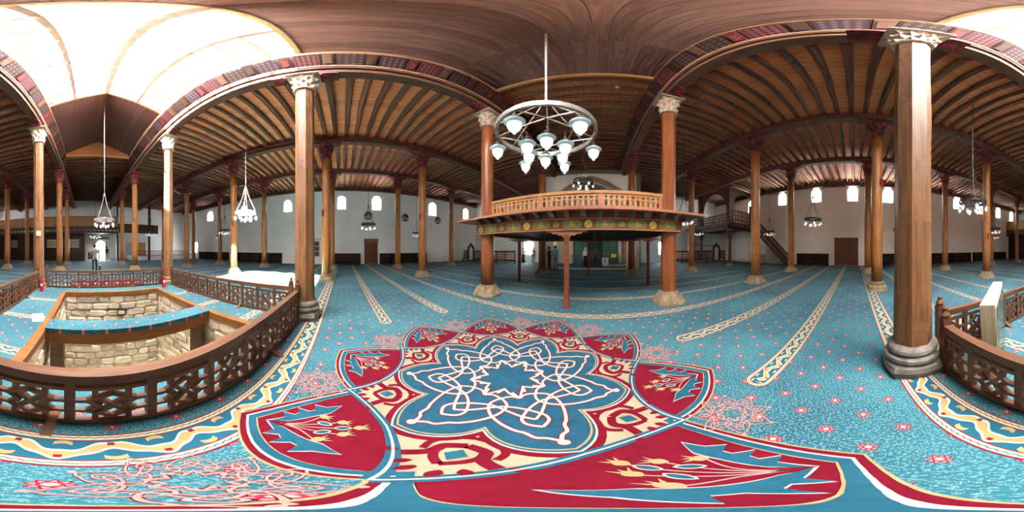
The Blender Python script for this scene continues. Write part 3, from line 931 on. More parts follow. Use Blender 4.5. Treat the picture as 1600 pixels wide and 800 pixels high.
# skylight: ridge, rafters, glazing bars, one pane per field
sky = empty('skylight', (NX, (SY0 + SY1) / 2, Z_EAVE))
tag(sky, 'gabled glass skylight with pale metal bars above the stone-lined pit', 'skylight')
def S(t, sd, y): return (sd * (hs - t * math.cos(slope)), y - (SY0 + SY1) / 2, t * math.sin(slope))
plain('bar_pale', '968a7e', 'ab9f93', 0.5)
mb = MB(); mb.bar(S(SL, 1, SY0), S(SL, 1, SY1), 0.2, 0.16); mb.build('ridge_bar', 'bar_pale', sky)
NY = 9; dy = (SY1 - SY0) / NY
for sd in (-1, 1):
    mb = MB(); mb.bar(S(SL * 0.47, sd, SY0), S(SL * 0.47, sd, SY1), 0.13, 0.1); mb.build('purlin', 'bar_pale', sky)
    for k in range(NY + 1):
        mb = MB(); mb.bar(S(0, sd, SY0 + k * dy), S(SL, sd, SY0 + k * dy), 0.12, 0.1); mb.build('glazing_bar', 'bar_pale', sky)
    for k in range(NY):
        for a, b in ((0, 0.47), (0.47, 1)):
            mb = MB(); q = [S(SL * a, sd, SY0 + k * dy), S(SL * b, sd, SY0 + k * dy), S(SL * b, sd, SY0 + (k + 1) * dy), S(SL * a, sd, SY0 + (k + 1) * dy)]
            mb.add([(p[0], p[1], p[2] + 0.03) for p in q], [(0, 1, 2, 3)]); mb.build('pane', 'pane_glass', sky)
portal((NX, (SY0 + SY1) / 2, Z_RIDGE + 0.3), (0, 0, 0), 2 * hs, SY1 - SY0)

# ================================================================== PIT
PD = -3.7
mb = MB()
mb.box(PX0 - 0.3, PX0 - 0.05, PY0 - 0.3, PY1 + 0.3, PD, -0.02); mb.box(PX1 + 0.05, PX1 + 0.3, PY0 - 0.3, PY1 + 0.3, PD, -0.02)
mb.box(PX0 - 0.05, PX1 + 0.05, PY0 - 0.3, PY0 - 0.05, PD, -0.02); mb.box(PX0 - 0.05, PX1 + 0.05, PY1 + 0.05, PY1 + 0.3, PD, -0.02)
mb.box(PX0 - 0.3, PX1 + 0.3, PY0 - 0.3, PY1 + 0.3, PD - 0.2, PD)
pit = mb.build('wall_pit', 'mortar')
tag(pit, 'rough stone lining of the open pit in the floor', kind='structure')
def stone_mesh(w, h, d, r):
    """a rough block, face towards +y, origin at the middle of the back"""
    mb = MB(); c = min(w, h) * r.uniform(0.16, 0.28)
    j = lambda s=0.02: r.uniform(-s, s)
    out = [(-w / 2 + c, -h / 2), (w / 2 - c, -h / 2), (w / 2, -h / 2 + c), (w / 2, h / 2 - c), (w / 2 - c, h / 2), (-w / 2 + c, h / 2), (-w / 2, h / 2 - c), (-w / 2, -h / 2 + c)]
    out = [(x + j(), z + j()) for x, z in out]
    vs = [(x, -0.02, z) for x, z in out] + [(x, d * 0.65, z) for x, z in out] + [(x * 0.8 + j(), d + j(0.012), z * 0.75 + j()) for x, z in out]
    fs = [(i + 8 * q, i + 8 * q + 8, (i + 1) % 8 + 8 * q + 8, (i + 1) % 8 + 8 * q) for q in (0, 1) for i in range(8)] + [tuple(range(16, 24))[::-1]]
    mb.add(vs, fs); return mb.mesh('stone', 'pit_stone')
sr = random.Random(3)
def stone_face(o, d, nrm, L, z0, z1, joined=False):
    """courses of stones on a face; o start corner, d direction, nrm inward normal"""
    o, d, nrm = Vector(o), Vector(d), Vector(nrm)
    acc = MB(); z = z1
    while z > z0 + 0.1:
        h = min(sr.uniform(0.23, 0.36), z - z0)
        s = -sr.uniform(0, 0.15)
        while s < L - 0.08:
            w = sr.uniform(0.32, 0.72)
            if s < 0: w += s; s = 0
            if s + w > L: w = L - s
            if w > 0.09:
                me = stone_mesh(w - 0.025, h - 0.02, sr.uniform(0.04, 0.085), sr)
                p = o + d * (s + w / 2); loc = Vector((p.x, p.y, z - h / 2))
                rot = math.atan2(nrm.y, nrm.x) - PI / 2
                if joined:
                    mt = Matrix.Translation(loc) @ Matrix.Rotation(rot, 4, 'Z')
                    acc.add([mt @ v.co for v in me.vertices], [tuple(p.vertices) for p in me.polygons]); bpy.data.meshes.remove(me)
                else: place('stone', me, pit, loc, (0, 0, rot))
            s += w
        z -= h
    if joined: tag(acc.build('stone_courses', 'pit_stone', pit), kind='stuff')
stone_face((PX0, PY0 - 0.05, 0), (1, 0, 0), (0, 1, 0), PX1 - PX0, -3.6, -0.02)
stone_face((PX0 - 0.05, PY0, 0), (0, 1, 0), (1, 0, 0), PY1 - PY0, -3.6, -0.02)
stone_face((PX1 + 0.05, PY0, 0), (0, 1, 0), (-1, 0, 0), PY1 - PY0, -3.6, -0.02)
stone_face((PX0, PY1 + 0.05, 0), (1, 0, 0), (0, -1, 0), PX1 - PX0, -3.6, -0.02, True)
curb = empty('pit_curb', (NX, (PY0 + PY1) / 2, 0))
tag(curb, 'pine timber curb framing the open stone pit', 'pit curb')
cx, cy = NX, (PY0 + PY1) / 2
for a in ((PX0 - 0.11, PX0 + 0.03, PY0 - 0.11, PY1 + 0.11), (PX1 - 0.03, PX1 + 0.11, PY0 - 0.11, PY1 + 0.11), (PX0 + 0.03, PX1 - 0.03, PY0 - 0.11, PY0 + 0.03), (PX0 + 0.03, PX1 - 0.03, PY1 - 0.03, PY1 + 0.11)):
    MB().box(a[0] - cx, a[1] - cx, a[2] - cy, a[3] - cy, -0.015, 0.12).build('timber', 'rim_wood', curb)
wb = empty('bridge_beam', (cx, -2.86, 0.0))
tag(wb, 'thick pine beam spanning the pit, covered with turquoise carpet on top', 'beam')
MB().box(PX0 + 0.02 - cx, PX1 - 0.02 - cx, -0.2, 0.2, -0.16, 0.13).build('timber', 'rim_wood', wb)
mb = MB(); mb.box(PX0 + 0.02 - cx, PX1 - 0.02 - cx, -0.21, 0.21, 0.131, 0.15); mb.box(PX0 + 0.02 - cx, PX1 - 0.02 - cx, 0.2, 0.212, 0.06, 0.15); mb.build('carpet_cover', 'carpet_ground', wb)
for q in (PX0 + 0.2, PX1 - 0.2): MB().box(q - cx - 0.11, q - cx + 0.11, -0.12, 0.12, PD, -0.16).build('support_post', 'corbel_grey', wb)
mb = MB(); mb.box(-0.14, 0.14, -0.012, 0.012, -0.11, 0.11); mb.box(-0.10, 0.10, 0.012, 0.016, -0.07, 0.07, 1)
tag(mb.build('picture_frame', ['black_plastic', 'stone_wall'], None, (-1.15, PY0 + 0.07, -0.62)), 'small black frame hanging on the far pit wall under the beam', 'frame')

# ================================================================== RAILINGS ROUND THE PIT
def railing(p0, p1, n, label, h=0.70):
    p0, p1 = Vector(p0 + (0,)), Vector(p1 + (0,)); d = p1 - p0; L = d.length
    r = empty('railing', p0, math.atan2(d.y, d.x))
    tag(r, label, 'railing', 'lattice railings round the pit')
    MB().box(0, L, -0.045, 0.045, h - 0.085, h).build('top_rail', 'rail_wood', r)
    MB().box(0, L, -0.022, 0.022, h - 0.185, h - 0.145).build('middle_rail', 'rail_wood', r)
    MB().box(0, L, -0.03, 0.03, 0.02, 0.08).build('bottom_rail', 'rail_wood', r)
    w = L / n; z0, z1 = 0.08, h - 0.185
    pm = MB().box(-0.03, 0.03, -0.03, 0.03, 0.08, h - 0.065).mesh('baluster', 'rail_wood')
    for i in range(n + 1): place('baluster', pm, r, (min(max(i * w, 0.03), L - 0.03), 0, 0))
    for s in (0.04, L - 0.04):     # end posts with a shaped head
        mb = MB(); mb.box(-0.05, 0.05, -0.05, 0.05, 0, h + 0.08)
        mb.lathe([(0.052, h + 0.08), (0.06, h + 0.12), (0.03, h + 0.17), (0.035, h + 0.2), (0.005, h + 0.23)], 8); mb.build('end_post', 'rail_wood', r, (s, 0, 0))
    lm = MB(); H = z1 - z0
    def zz(pts, off):
        for a, b in zip(pts, pts[1:]):
            lm.bar((a[0] * w, off, z0 + a[1] * H), (b[0] * w, off, z0 + b[1] * H), 0.036, 0.044, (0, 1, 0))
    zz([(0.30, 1), (0.30, 0.80), (0.70, 0.20), (0.70, 0)], 0.006); zz([(0.70, 1), (0.70, 0.80), (0.30, 0.20), (0.30, 0)], -0.006)
    zz([(0.0, 0.68), (0.20, 0.68), (0.50, 0.90), (0.80, 0.68), (1, 0.68)], 0.003); zz([(0, 0.32), (0.20, 0.32), (0.50, 0.10), (0.80, 0.32), (1, 0.32)], -0.003)
    zz([(0.20, 0.68), (0.36, 0.5), (0.20, 0.32)], 0.0); zz([(0.80, 0.68), (0.64, 0.5), (0.80, 0.32)], 0.0)
    me = lm.mesh('lattice', 'rail_wood')
    for i in range(n): place('lattice', me, r, (i * w, 0, 0))
    # small triangular feet
    for s in (L * 0.28, L * 0.72):
        mb = MB(); mb.add([(-0.03, -0.2, 0), (0.03, -0.2, 0), (-0.03, 0.2, 0), (0.03, 0.2, 0), (-0.03, 0, 0.1), (0.03, 0, 0.1)], [(0, 1, 5, 4), (2, 4, 5, 3), (0, 4, 2), (1, 3, 5), (0, 2, 3, 1)])
        mb.build('foot', 'rail_wood', r, (s, 0, 0))
    return r
railing((XR[2] + 0.26, -0.93), (1.54, -0.93), 10, 'brown wooden lattice railing between the pit and the carpet medallion')
railing((XR[2] + 0.3, -6.45), (XR[3] - 0.3, -6.45), 11, 'brown lattice railing behind the pit on the entrance side, between two extinguishers')
railing((XR[2], -6.2), (XR[2], -1.12), 11, 'brown lattice railing along the sunlit side of the pit')
railing((1.9, -6.2), (1.9, -1.05), 11, 'brown lattice railing along the side of the pit with the leaning glazed board')

# ================================================================== COLUMNS
def capital_bm(r0, r1, h, tiers=4, n=8):
    mb = MB(); rings = []
    m = 2 * n
    zs = [0]; rs = [(r0, r0)]
    for i in range(1, tiers + 1):
        t = i / tiers
        r = r0 + (r1 - r0) * t ** 0.8
        zs.append(h * t); rs.append((r, r * 0.80))
    vs = []
    mb.lathe([(r0 + 0.0, -0.09), (r0 + 0.035, -0.07), (r0 + 0.035, -0.02), (r0, 0.0)], 16)
    for i, (z, (ra, rb)) in enumerate(zip(zs, rs)):
        for k in range(m):
            a = 2 * PI * k / m
            odd = (k + i) % 2
            q = 1.0
            if i >= tiers - 1: q = 1 + 0.55 * (1 / max(abs(math.cos(a)), abs(math.sin(a))) - 1)
            rr = (rb if odd else ra) * q
            vs.append((rr * math.cos(a), rr * math.sin(a), z + (0.05 if odd and i < tiers else 0)))
    fs = []
    for i in range(tiers):
        for k in range(m):
            l = (k + 1) % m
            a, b, c, d = i * m + k, i * m + l, (i + 1) * m + l, (i + 1) * m + k
            if (k + i) % 2: fs += [(a, b, c), (a, c, d)]
            else: fs += [(a, b, d), (b, c, d)]
    fs.append(tuple(tiers * m + k for k in range(m)))
    mb.add(vs, fs)
    # hanging muqarnas tips
    for i in range(1, tiers):
        for k in range(m):
            if (k + i) % 2: continue
            a = 2 * PI * k / m; ra = rs[i][0]
            p = (ra * 0.99 * math.cos(a), ra * 0.99 * math.sin(a))
            mb.lathe([(0.006, zs[i] - 0.09), (0.036, zs[i] - 0.01), (0.030, zs[i] + 0.03)], 5, p)
    mb.box(-r1 - 0.03, r1 + 0.03, -r1 - 0.03, r1 + 0.03, h, h + 0.06)
    return mb
CH = Z_CAP1 - Z_CAP0
CAP = {m: capital_bm(0.225, q, CH - 0.06).mesh('capital', m) for m, q in (('capital_red', 0.38), ('capital_pale', 0.33))}
def shaft_mesh(kind, mat, zb, seed):
    r = random.Random(seed); mb = MB()
    n = 8 if kind == 'oct' else 20
    prof = []
    for i in range(7):
        t = i / 6; z = zb + (Z_CAP0 - 0.08 - zb) * t
        prof.append((0.225 - 0.02 * t + r.uniform(-0.006, 0.006), z))
    mb.lathe(prof, n, rot=PI / 8)
    return mb.mesh('shaft', mat, smooth=(kind != 'oct'))
BASES = {}
mb = MB(); mb.lathe([(0.42, 0), (0.42, 0.05), (0.27, 0.33), (0.26, 0.36)], 16, rot=PI / 16, sq=[1, 1, 0.5, 0.3]); BASES['pyramid'] = mb.mesh('base', 'stone_base')
mb = MB(); mb.lathe([(0.36, 0), (0.35, 0.16), (0.33, 0.2), (0.27, 0.22), (0.29, 0.27), (0.29, 0.3), (0.25, 0.34)], 16, rot=PI / 16, sq=[1, 1, 1, 0, 0, 0, 0]); BASES['block'] = mb.mesh('base', 'stone_base')
mb = MB(); mb.lathe([(0.31, 0), (0.345, 0.10), (0.335, 0.17), (0.305, 0.20), (0.33, 0.24), (0.325, 0.28), (0.28, 0.31), (0.30, 0.35), (0.29, 0.39), (0.245, 0.43)], 20, rot=PI / 20, sq=[0.5, 0.35, 0.2, 0, 0, 0, 0, 0, 0, 0]); BASES['moulded'] = mb.mesh('base', 'stone_grey', smooth=False)
BRK = MB(); 
BRK.box(-0.2, 0.2, -0.42, 0.42, 0.0, 0.11); BRK.box(-0.18, 0.18, -0.75, 0.75, 0.11, 0.222)
brk_me = BRK.mesh('bracket', 'capital_red')
seed = [0]
def column(x, y, kind, mat, base, label, cap='capital_red', group=None, box=None):
    seed[0] += 1
    c = empty('column', (x, y, 0)); tag(c, label, 'column', group)
    zb = {'pyramid': 0.35, 'block': 0.33, 'moulded': 0.42}[base]
    place('base', BASES[base], c, rot=(0, 0, rnd.uniform(-0.06, 0.06)))
    sh = place('shaft', shaft_mesh(kind, mat, zb, seed[0]), c, rot=(0, 0, rnd.uniform(-0.15, 0.15)))
    place('capital', CAP[cap], c, (0, 0, Z_CAP0))
    place('bracket', brk_me, c, (0, 0, Z_CAP1))
    if box is not None:
        z, a = box
        mb = MB(); mb.box(-0.05, 0.05, -0.035, 0.035, -0.16, 0.16); mb.box(-0.025, 0.025, 0.034, 0.05, -0.1, 0.1)
        mb.build('red_switch_box', 'dark_red', c, (0.24 * math.sin(a), 0.24 * math.cos(a), z), (0, 0, -a))
    return c
SPECIAL = {
    (2, 3): (None, 'oct', 'column_old', 'moulded', 'octagonal weathered column with swirled stone base at the sunlit railing corner', 'capital_pale'),
    (3, 3): ((1.78, -0.66), 'oct', 'column_old', 'moulded', 'thick cracked octagonal column on a grey moulded base, touching the pit railing end', 'capital_pale'),
    (2, 4): (None, 'round', 'column_red', 'pyramid', 'reddish round column at the raised platform corner that faces the round black plaques', 'capital_pale'),
    (3, 4): (None, 'oct', 'column_red', 'pyramid', 'reddish octagonal column on a big stepped stone at the platform corner that faces the gallery stair', 'capital_pale'),
    (2, 2): (None, 'oct', 'column_old', 'block', 'sun-bleached octagonal column by the far pit corner on the sunlit railing', 'capital_pale'),
    (3, 2): (None, 'oct', 'column_old', 'block', 'octagonal patched column by the far pit corner on the leaning board side', 'capital_pale'),
    (2, 5): (None, 'round', 'column_red', 'pyramid', 'dark red column at a rear corner of the platform near the blue shirted visitor', 'capital_red'),
    (3, 5): (None, 'round', 'column_red', 'pyramid', 'dark red column at the rear platform corner near the carved screen', 'capital_red'),
    (4, 3): (None, 'round', 'column_wood', 'block', 'smooth honey-brown round column on a square stone beside the carpet border, facing the double door', 'capital_red'),
    (1, 3): (None, 'round', 'column_wood', 'block', 'round brown column with a red box on a pale square stone, opposite the single wooden door', 'capital_red'),
    (4, 4): (None, 'round', 'column_wood', 'pyramid', 'round orange-brown column between the platform and the gallery stair', 'capital_red'),
    (1, 4): (None, 'round', 'column_wood', 'pyramid', 'round brown column with a red box in front of the round black plaques', 'capital_red'),
    (1, 2): (None, 'round', 'column_wood', 'pyramid', 'round pale brown column on a sunlit stone behind the hanging white ring lamp', 'capital_red'),
    (4, 2): (None, 'round', 'column_wood', 'pyramid', 'round honey-brown column behind the hanging ring lamp near the leaning board', 'capital_red'),
}
BOX = {(1, 3): (3.3, 2.3), (1, 4): (3.3, 2.6), (1, 2): (3.1, 1.2), (4, 2): (2.2, -1.2), (4, 3): (4.1, -2.2), (2, 1): (3.6, 0.6), (3, 1): (4.1, -0.6)}
for i, x in enumerate(XR):
    for j, y in enumerate(YC):
        if (i, j) == (5, 5): continue
        if (i, j) in SPECIAL:
            pos, kind, mat, base, lab, cap = SPECIAL[(i, j)]
            if pos: x2, y2 = pos
            else: x2, y2 = x, y
            cc = column(x2, y2, kind, mat, base, lab, cap, 'carved timber columns', BOX.get((i, j)))
            if (i, j) == (3, 2): MB().box(-0.1, 0.1, 0.2, 0.222, 2.05, 2.25).build('paper_patch', 'board_pale', cc, rot=(0, 0, 0.28))
        else:
            side = 'aisle on the single-door side' if i < 2 else ('aisle on the double-door side' if i > 3 else 'nave towards the entrance')
            column(x, y, 'round', 'column_wood', 'pyramid', 'slim brown timber column with red carved capital in the ' + side, 'capital_red', 'carved timber columns', BOX.get((i, j)))

# ================================================================== CHANDELIERS
def lamp_meshes():
    cap = MB(); cap.lathe([(0.028, 0.05), (0.05, 0.055), (0.055, 0.07), (0.03, 0.095), (0.018, 0.11), (0.02, 0.125), (0.008, 0.14), (0.008, 0.20)], 10)
    skirt = MB(); skirt.lathe([(0.066, -0.03), (0.078, -0.02), (0.10, 0.002), (0.097, 0.007), (0.06, 0.035), (0.045, 0.052)], 14)
    globe = MB(); globe.lathe([(0.004, -0.175), (0.014, -0.172), (0.018, -0.16), (0.012, -0.148), (0.035, -0.135), (0.055, -0.105), (0.066, -0.065), (0.066, -0.028)], 14)
    return (cap.mesh('cap', 'iron', True), skirt.mesh('skirt', 'globe_skirt', True), globe.mesh('globe', 'globe_lit', True))
LM = lamp_meshes()
def lamp(parent, p, s):
    l = empty('lamp', p); l.parent = parent; l.scale = (s, s, s)
    for nme, me in zip(('cap', 'skirt', 'globe'), LM): place(nme, me, l)
def chandelier(x, y, zr, ztop, rr, label, ls=1.0, mat='iron', outer=6, inner=4, big=False, ph=0.0):
    c = empty('chandelier', (x, y, zr)); tag(c, label, 'chandelier', 'ring chandeliers hanging from the ceiling')
    ring = MB(); n = 36
    w, h = (0.022, 0.05) if big else (0.016, 0.04)
    vs = []
    for k in range(n):
        a = 2 * PI * k / n
        for dr, dz in ((-w, -h), (w, -h), (w, h), (-w, h)): vs.append(((rr + dr) * math.cos(a), (rr + dr) * math.sin(a), dz))
    ring.add(vs, [(k * 4 + q, ((k + 1) % n) * 4 + q, ((k + 1) % n) * 4 + (q + 1) % 4, k * 4 + (q + 1) % 4) for k in range(n) for q in range(4)])
    ring.build('ring', mat, c)
    hub = 1.2 if not big else 1.0
    MB().tube([(0, 0, hub), (0, 0, ztop - zr)], 0.014 if not big else 0.022, 8).build('rod', 'iron_bright' if big else mat, c)
    MB().lathe([(0.05, hub - 0.1), (0.06, hub - 0.05), (0.03, hub), (0.02, hub + 0.06)], 10).build('hub', mat, c)
    for k in range(4 if not big else 6):
        a = 2 * PI * k / (4 if not big else 6) + 0.4 + ph
        p = [(0.04 * math.cos(a), 0.04 * math.sin(a), hub - 0.04), (rr * 0.30 * math.cos(a), rr * 0.30 * math.sin(a), hub * 0.62), (rr * 0.72 * math.cos(a), rr * 0.72 * math.sin(a), hub * 0.24), (rr * math.cos(a), rr * math.sin(a), 0.02)]
        MB().tube(spline(p, 5), 0.012 if big else 0.011, 6).build('arm', 'iron_bright' if big else mat, c)
    # flat spokes forming a star inside the ring
    for k in range(outer):
        a0 = 2 * PI * k / outer + ph; a1 = 2 * PI * (k + 2) / outer + ph
        MB().bar((rr * math.cos(a0), rr * math.sin(a0), -0.03), (rr * math.cos(a1), rr * math.sin(a1), -0.03), 0.018, 0.024).build('spoke', mat, c)
    hr = rr * 0.5
    for k in range(outer):
        a = 2 * PI * k / outer + ph
        lamp(c, (rr * math.cos(a), rr * math.sin(a), -0.20 * ls - (0.03 if big else 0.06)), ls)
    for k in range(inner):
        a = 2 * PI * (k + 0.5) / inner + ph
        lamp(c, (rr * 0.42 * math.cos(a), rr * 0.42 * math.sin(a), -0.20 * ls - (0.10 if big else 0.12)), ls)
    return c
chandelier(-0.8, 2.38, 3.62, Z_RIDGE - 0.05, 0.76, 'large grey ring chandelier with frosted bell lamps hanging in front of the raised platform', 1.35, 'iron_bright', 6, 6, True, 0.35)
CHS = [(-0.8, -7.4, 'pale ring chandelier hanging in the nave between the pit and the entrance'), (-5.85, -3.97, 'whitish ring chandelier in the sunlight beyond the pit railing'),
       (-10.27, 1.62, 'black ring chandelier hanging in front of the single wooden door'), (-0.72, 7.5, 'iron ring chandelier above the raised platform balustrade'),
       (4.06, -3.58, 'ring chandelier hanging beside the honey-brown column near the leaning board'), (8.33, 2.2, 'black ring chandelier on a long cord in front of the double door wall'),
       (12.9, -3.55, 'small black ring chandelier hanging above the shoe shelves past the double door'), (-5.85, -14.2, 'far ring chandelier before the raised corner with balustrade'),
       (-10.27, -9.1, 'black ring chandelier before the long dark bench'), (-14.4, -13.6, 'dark far ring chandelier close to the wall with the dark bench'),
       (-14.5, 7.1, 'dark ring chandelier by the wall under the round black plaques'), (12.8, 7.4, 'black ring chandelier hanging over the gallery stair'),
       (12.6, -14.6, 'dark ring chandelier near the wall-hung box'), (8.33, -9.6, 'dark ring chandelier behind the honey-brown column'),
       (4.06, 7.06, 'cluster lamp ring hanging just past the platform cornice tip'), (8.33, 12.0, 'ring chandelier hanging beneath the gallery edge'), (-0.8, -15.2, 'dark ring chandelier before the entrance doorway')]
for x, y, lab in CHS:
    nv = abs(x - NX) < 1
    zr = 4.75 if (nv and y > 5) else (2.85 if nv else 3.08)
    zt = (Z_RIDGE - 0.05 if LY0 < y < LY1 else 8.88) if nv else Z_DECK
    pale = (x, y) in ((-5.85, -3.97), (-0.8, -7.4))
    chandelier(x, y, zr, zt, 0.45, lab, 0.74, 'iron_bright' if pale else 'iron', 6, 4, False, rnd.uniform(0, 1))

# ================================================================== RAISED PLATFORM
PXa, PXb, PYa, PYb = -3.72, 2.2, 4.08, 9.95
plat = empty('raised_platform', (NX, 7.0, 0))
tag(plat, 'raised wooden platform with pierced balustrade, painted frieze and slender posts', 'platform')
ox, oy = NX, 7.0
def pb(name, mat, x0, x1, y0, y1, z0, z1, parent=plat): return MB().box(x0 - ox, x1 - ox, y0 - oy, y1 - oy, z0, z1).build(name, mat, parent)
n = 26; w = (PXb - PXa) / n
me = MB().box(-w / 2 + 0.004, w / 2 - 0.004, (PYa - PYb) / 2, (PYb - PYa) / 2, 0, 0.03).mesh('soffit_board', 'soffit_dark')
for i in range(n): place('soffit_board', me, plat, (PXa + (i + 0.5) * w - ox, 0, 2.10 + rnd.uniform(0, 0.012)))
pb('deck', 'platform_red', PXa, PXb, PYa, PYb, 2.46, 2.52)
beams = [pb('frieze_beam', 'platform_red', PXa, PXb, PYa - 0.08, PYa + 0.08, 2.0, 2.30), pb('frieze_beam', 'platform_red', PXa, PXb, PYb - 0.08, PYb + 0.08, 2.0, 2.30),
         pb('frieze_beam', 'platform_red', PXa - 0.08, PXa + 0.08, PYa, PYb, 2.0, 2.30), pb('frieze_beam', 'platform_red', PXb - 0.08, PXb + 0.08, PYa, PYb, 2.0, 2.30)]
for a, b, c, d in ((PXa, PXb, PYa - 0.02, PYa + 0.1), (PXa - 0.02, PXa + 0.1, PYa, PYb), (PXb - 0.1, PXb + 0.02, PYa, PYb)): pb('coving', 'platform_red', a, b, c, d, 2.30, 2.47)
# flared cornice board
cor = MB(); e = 0.62; zo, zi = 2.50, 2.47
o4 = [(PXa - e, PYa - 0.42), (PXb + e, PYa - 0.42), (PXb + e, PYb + e), (PXa - e, PYb + e)]; i4 = [(PXa, PYa), (PXb, PYa), (PXb, PYb), (PXa, PYb)]
vs = [(p[0] - ox, p[1] - oy, z) for z, q in ((2.44, o4), (2.50, o4), (2.47, i4), (2.53, i4)) for p in q]
fs = []
for k in range(4):
    l = (k + 1) % 4
    fs += [(k, l, 4 + l, 4 + k), (4 + k, 4 + l, 12 + l, 12 + k), (8 + k, 8 + l, l, k)]
cor.add(vs, fs); cor.build('cornice', 'platform_rose', plat)
cb = MB(); cb.add([(-0.06, 0, 0.17), (0.06, 0, 0.17), (-0.06, -0.3, 0.17), (0.06, -0.3, 0.17), (-0.06, -0.3, 0.10), (0.06, -0.3, 0.10), (-0.06, -0.18, 0.09), (0.06, -0.18, 0.09), (-0.06, -0.13, 0.03), (0.06, -0.13, 0.03), (-0.06, 0, 0), (0.06, 0, 0)],
       [(0, 1, 3, 2), (2, 3, 5, 4), (4, 5, 7, 6), (6, 7, 9, 8), (8, 9, 11, 10), (0, 2, 4, 6, 8, 10), (1, 11, 9, 7, 5, 3)])
cbm = cb.mesh('corbel', 'corbel_grey')
for i in range(15): place('corbel', cbm, plat, (PXa + 0.2 + i * (PXb - PXa - 0.4) / 14 - ox, PYa - 0.06 - oy, 2.29))
for i in range(14):
    y = PYa + 0.3 + i * 0.41
    place('corbel', cbm, plat, (PXa - 0.06 - ox, y - oy, 2.29), (0, 0, -PI / 2)); place('corbel', cbm, plat, (PXb + 0.06 - ox, y - oy, 2.29), (0, 0, PI / 2))
# painted cartouches and roundels with gold script along the front beam
def glyphs(txt, size, mat, name='script'):
    cu = bpy.data.curves.new(name, 'FONT'); cu.body = txt; cu.size = size; cu.align_x = 'CENTER'; cu.align_y = 'CENTER'; cu.resolution_u = 3
    ob = bpy.data.objects.new(name, cu); me = bpy.data.meshes.new_from_object(ob)
    bpy.data.objects.remove(ob); bpy.data.curves.remove(cu)
    if len(me.vertices):
        xs = [v.co.x for v in me.vertices]; zs = [v.co.y for v in me.vertices]
        mx, mz = (min(xs) + max(xs)) / 2, (min(zs) + max(zs)) / 2
        for v in me.vertices: v.co.x -= mx; v.co.y -= mz
    me.materials.clear(); me.materials.append(M[mat]); me.name = name
    return me
def capsule(w, h, n=8):
    r = h / 2; o = []
    for i in range(n + 1): a = -PI / 2 + PI * i / n; o.append((w / 2 - r + r * math.cos(a), r * math.sin(a)))
    for i in range(n + 1): a = PI / 2 + PI * i / n; o.append((-w / 2 + r + r * math.cos(a), r * math.sin(a)))
    return o
yf = PYa - 0.083 - oy
def flat(name, pts, mat, x, z, yy, parent, t=0.006):
    return place(name, holed(name, pts, [], t, mat), parent, (x, yy, z), (PI / 2, 0, 0))
words = ['\uFDF2', '\uFDF4', '\uFDF2 \uFDF4', '\uFDFB']
wm = {k: glyphs(k, 0.17 if len(k) == 1 else 0.15, 'gold') for k in words}
x = PXa + 0.18; k = 0
while x < PXb - 0.15:
    if k % 2 == 0:
        flat('roundel', capsule(0.2, 0.199), 'gold' if k % 4 == 0 else 'olive_dark', x - ox, 2.15, yf, plat)
        s = place('script', glyphs('\uFDF2', 0.12, 'olive_dark' if k % 4 == 0 else 'gold'), plat, (x - ox, yf - 0.006, 2.15), (PI / 2, 0, 0))
        x += 0.1 + 0.05 + 0.26
    else:
        flat('cartouche', capsule(0.50, 0.21), 'green_gold', x - ox, 2.15, yf, plat)
        s = place('script', wm['\uFDFB'], plat, (x - ox, yf - 0.006, 2.15), (PI / 2, 0, 0))
        x += 0.26 + 0.05 + 0.1
    k += 1
for z in (2.015, 2.285): pb('frieze_fillet', 'platform_light', PXa, PXb, PYa - 0.095, PYa - 0.075, z - 0.012, z + 0.012)
# pierced balustrade: panels with hexagon, cross and square openings
def bal_panel(L, n, H=0.56):
    holes = []; c = L / n
    for i in range(n):
        x = (i + 0.5) * c
        q = c * 0.36
        if i % 2 == 0:
            holes.append([(x - q * 0.9, 0.245 + 0.0), (x - q * 0.45, 0.33 - 0.0), (x + q * 0.45, 0.33), (x + q * 0.9, 0.245), (x + q * 0.45, 0.16), (x - q * 0.45, 0.16)])
            for zz_ in (0.055, 0.375): holes.append([(x - q * 0.6, zz_), (x + q * 0.6, zz_), (x + q * 0.6, zz_ + 0.06), (x - q * 0.6, zz_ + 0.06)])
        else:
            t = 0.012
            for sx, sz in ((1, 1), (1, -1), (-1, 1), (-1, -1)):
                pass
            w_, h_ = q * 0.85, 0.085; zc = 0.245
            X = [(-w_, -h_ + 0.02), (-w_ + 0.02, -h_), (0, -0.016), (w_ - 0.02, -h_), (w_, -h_ + 0.02), (0.018, 0), (w_, h_ - 0.02), (w_ - 0.02, h_), (0, 0.016), (-w_ + 0.02, h_), (-w_, h_ - 0.02), (-0.018, 0)]
            holes.append([(x + a, zc + b) for a, b in X])
            holes.append([(x - q, 0.055), (x + q, 0.055), (x + q, 0.095), (x, 0.135), (x - q, 0.095)])
            holes.append([(x - q, 0.435), (x + q, 0.435), (x + q, 0.395), (x, 0.355), (x - q, 0.395)])
    return holed('pierced_panel', [(0, 0), (L, 0), (L, H - 0.06), (0, H - 0.06)], holes, 0.03, 'platform_light')
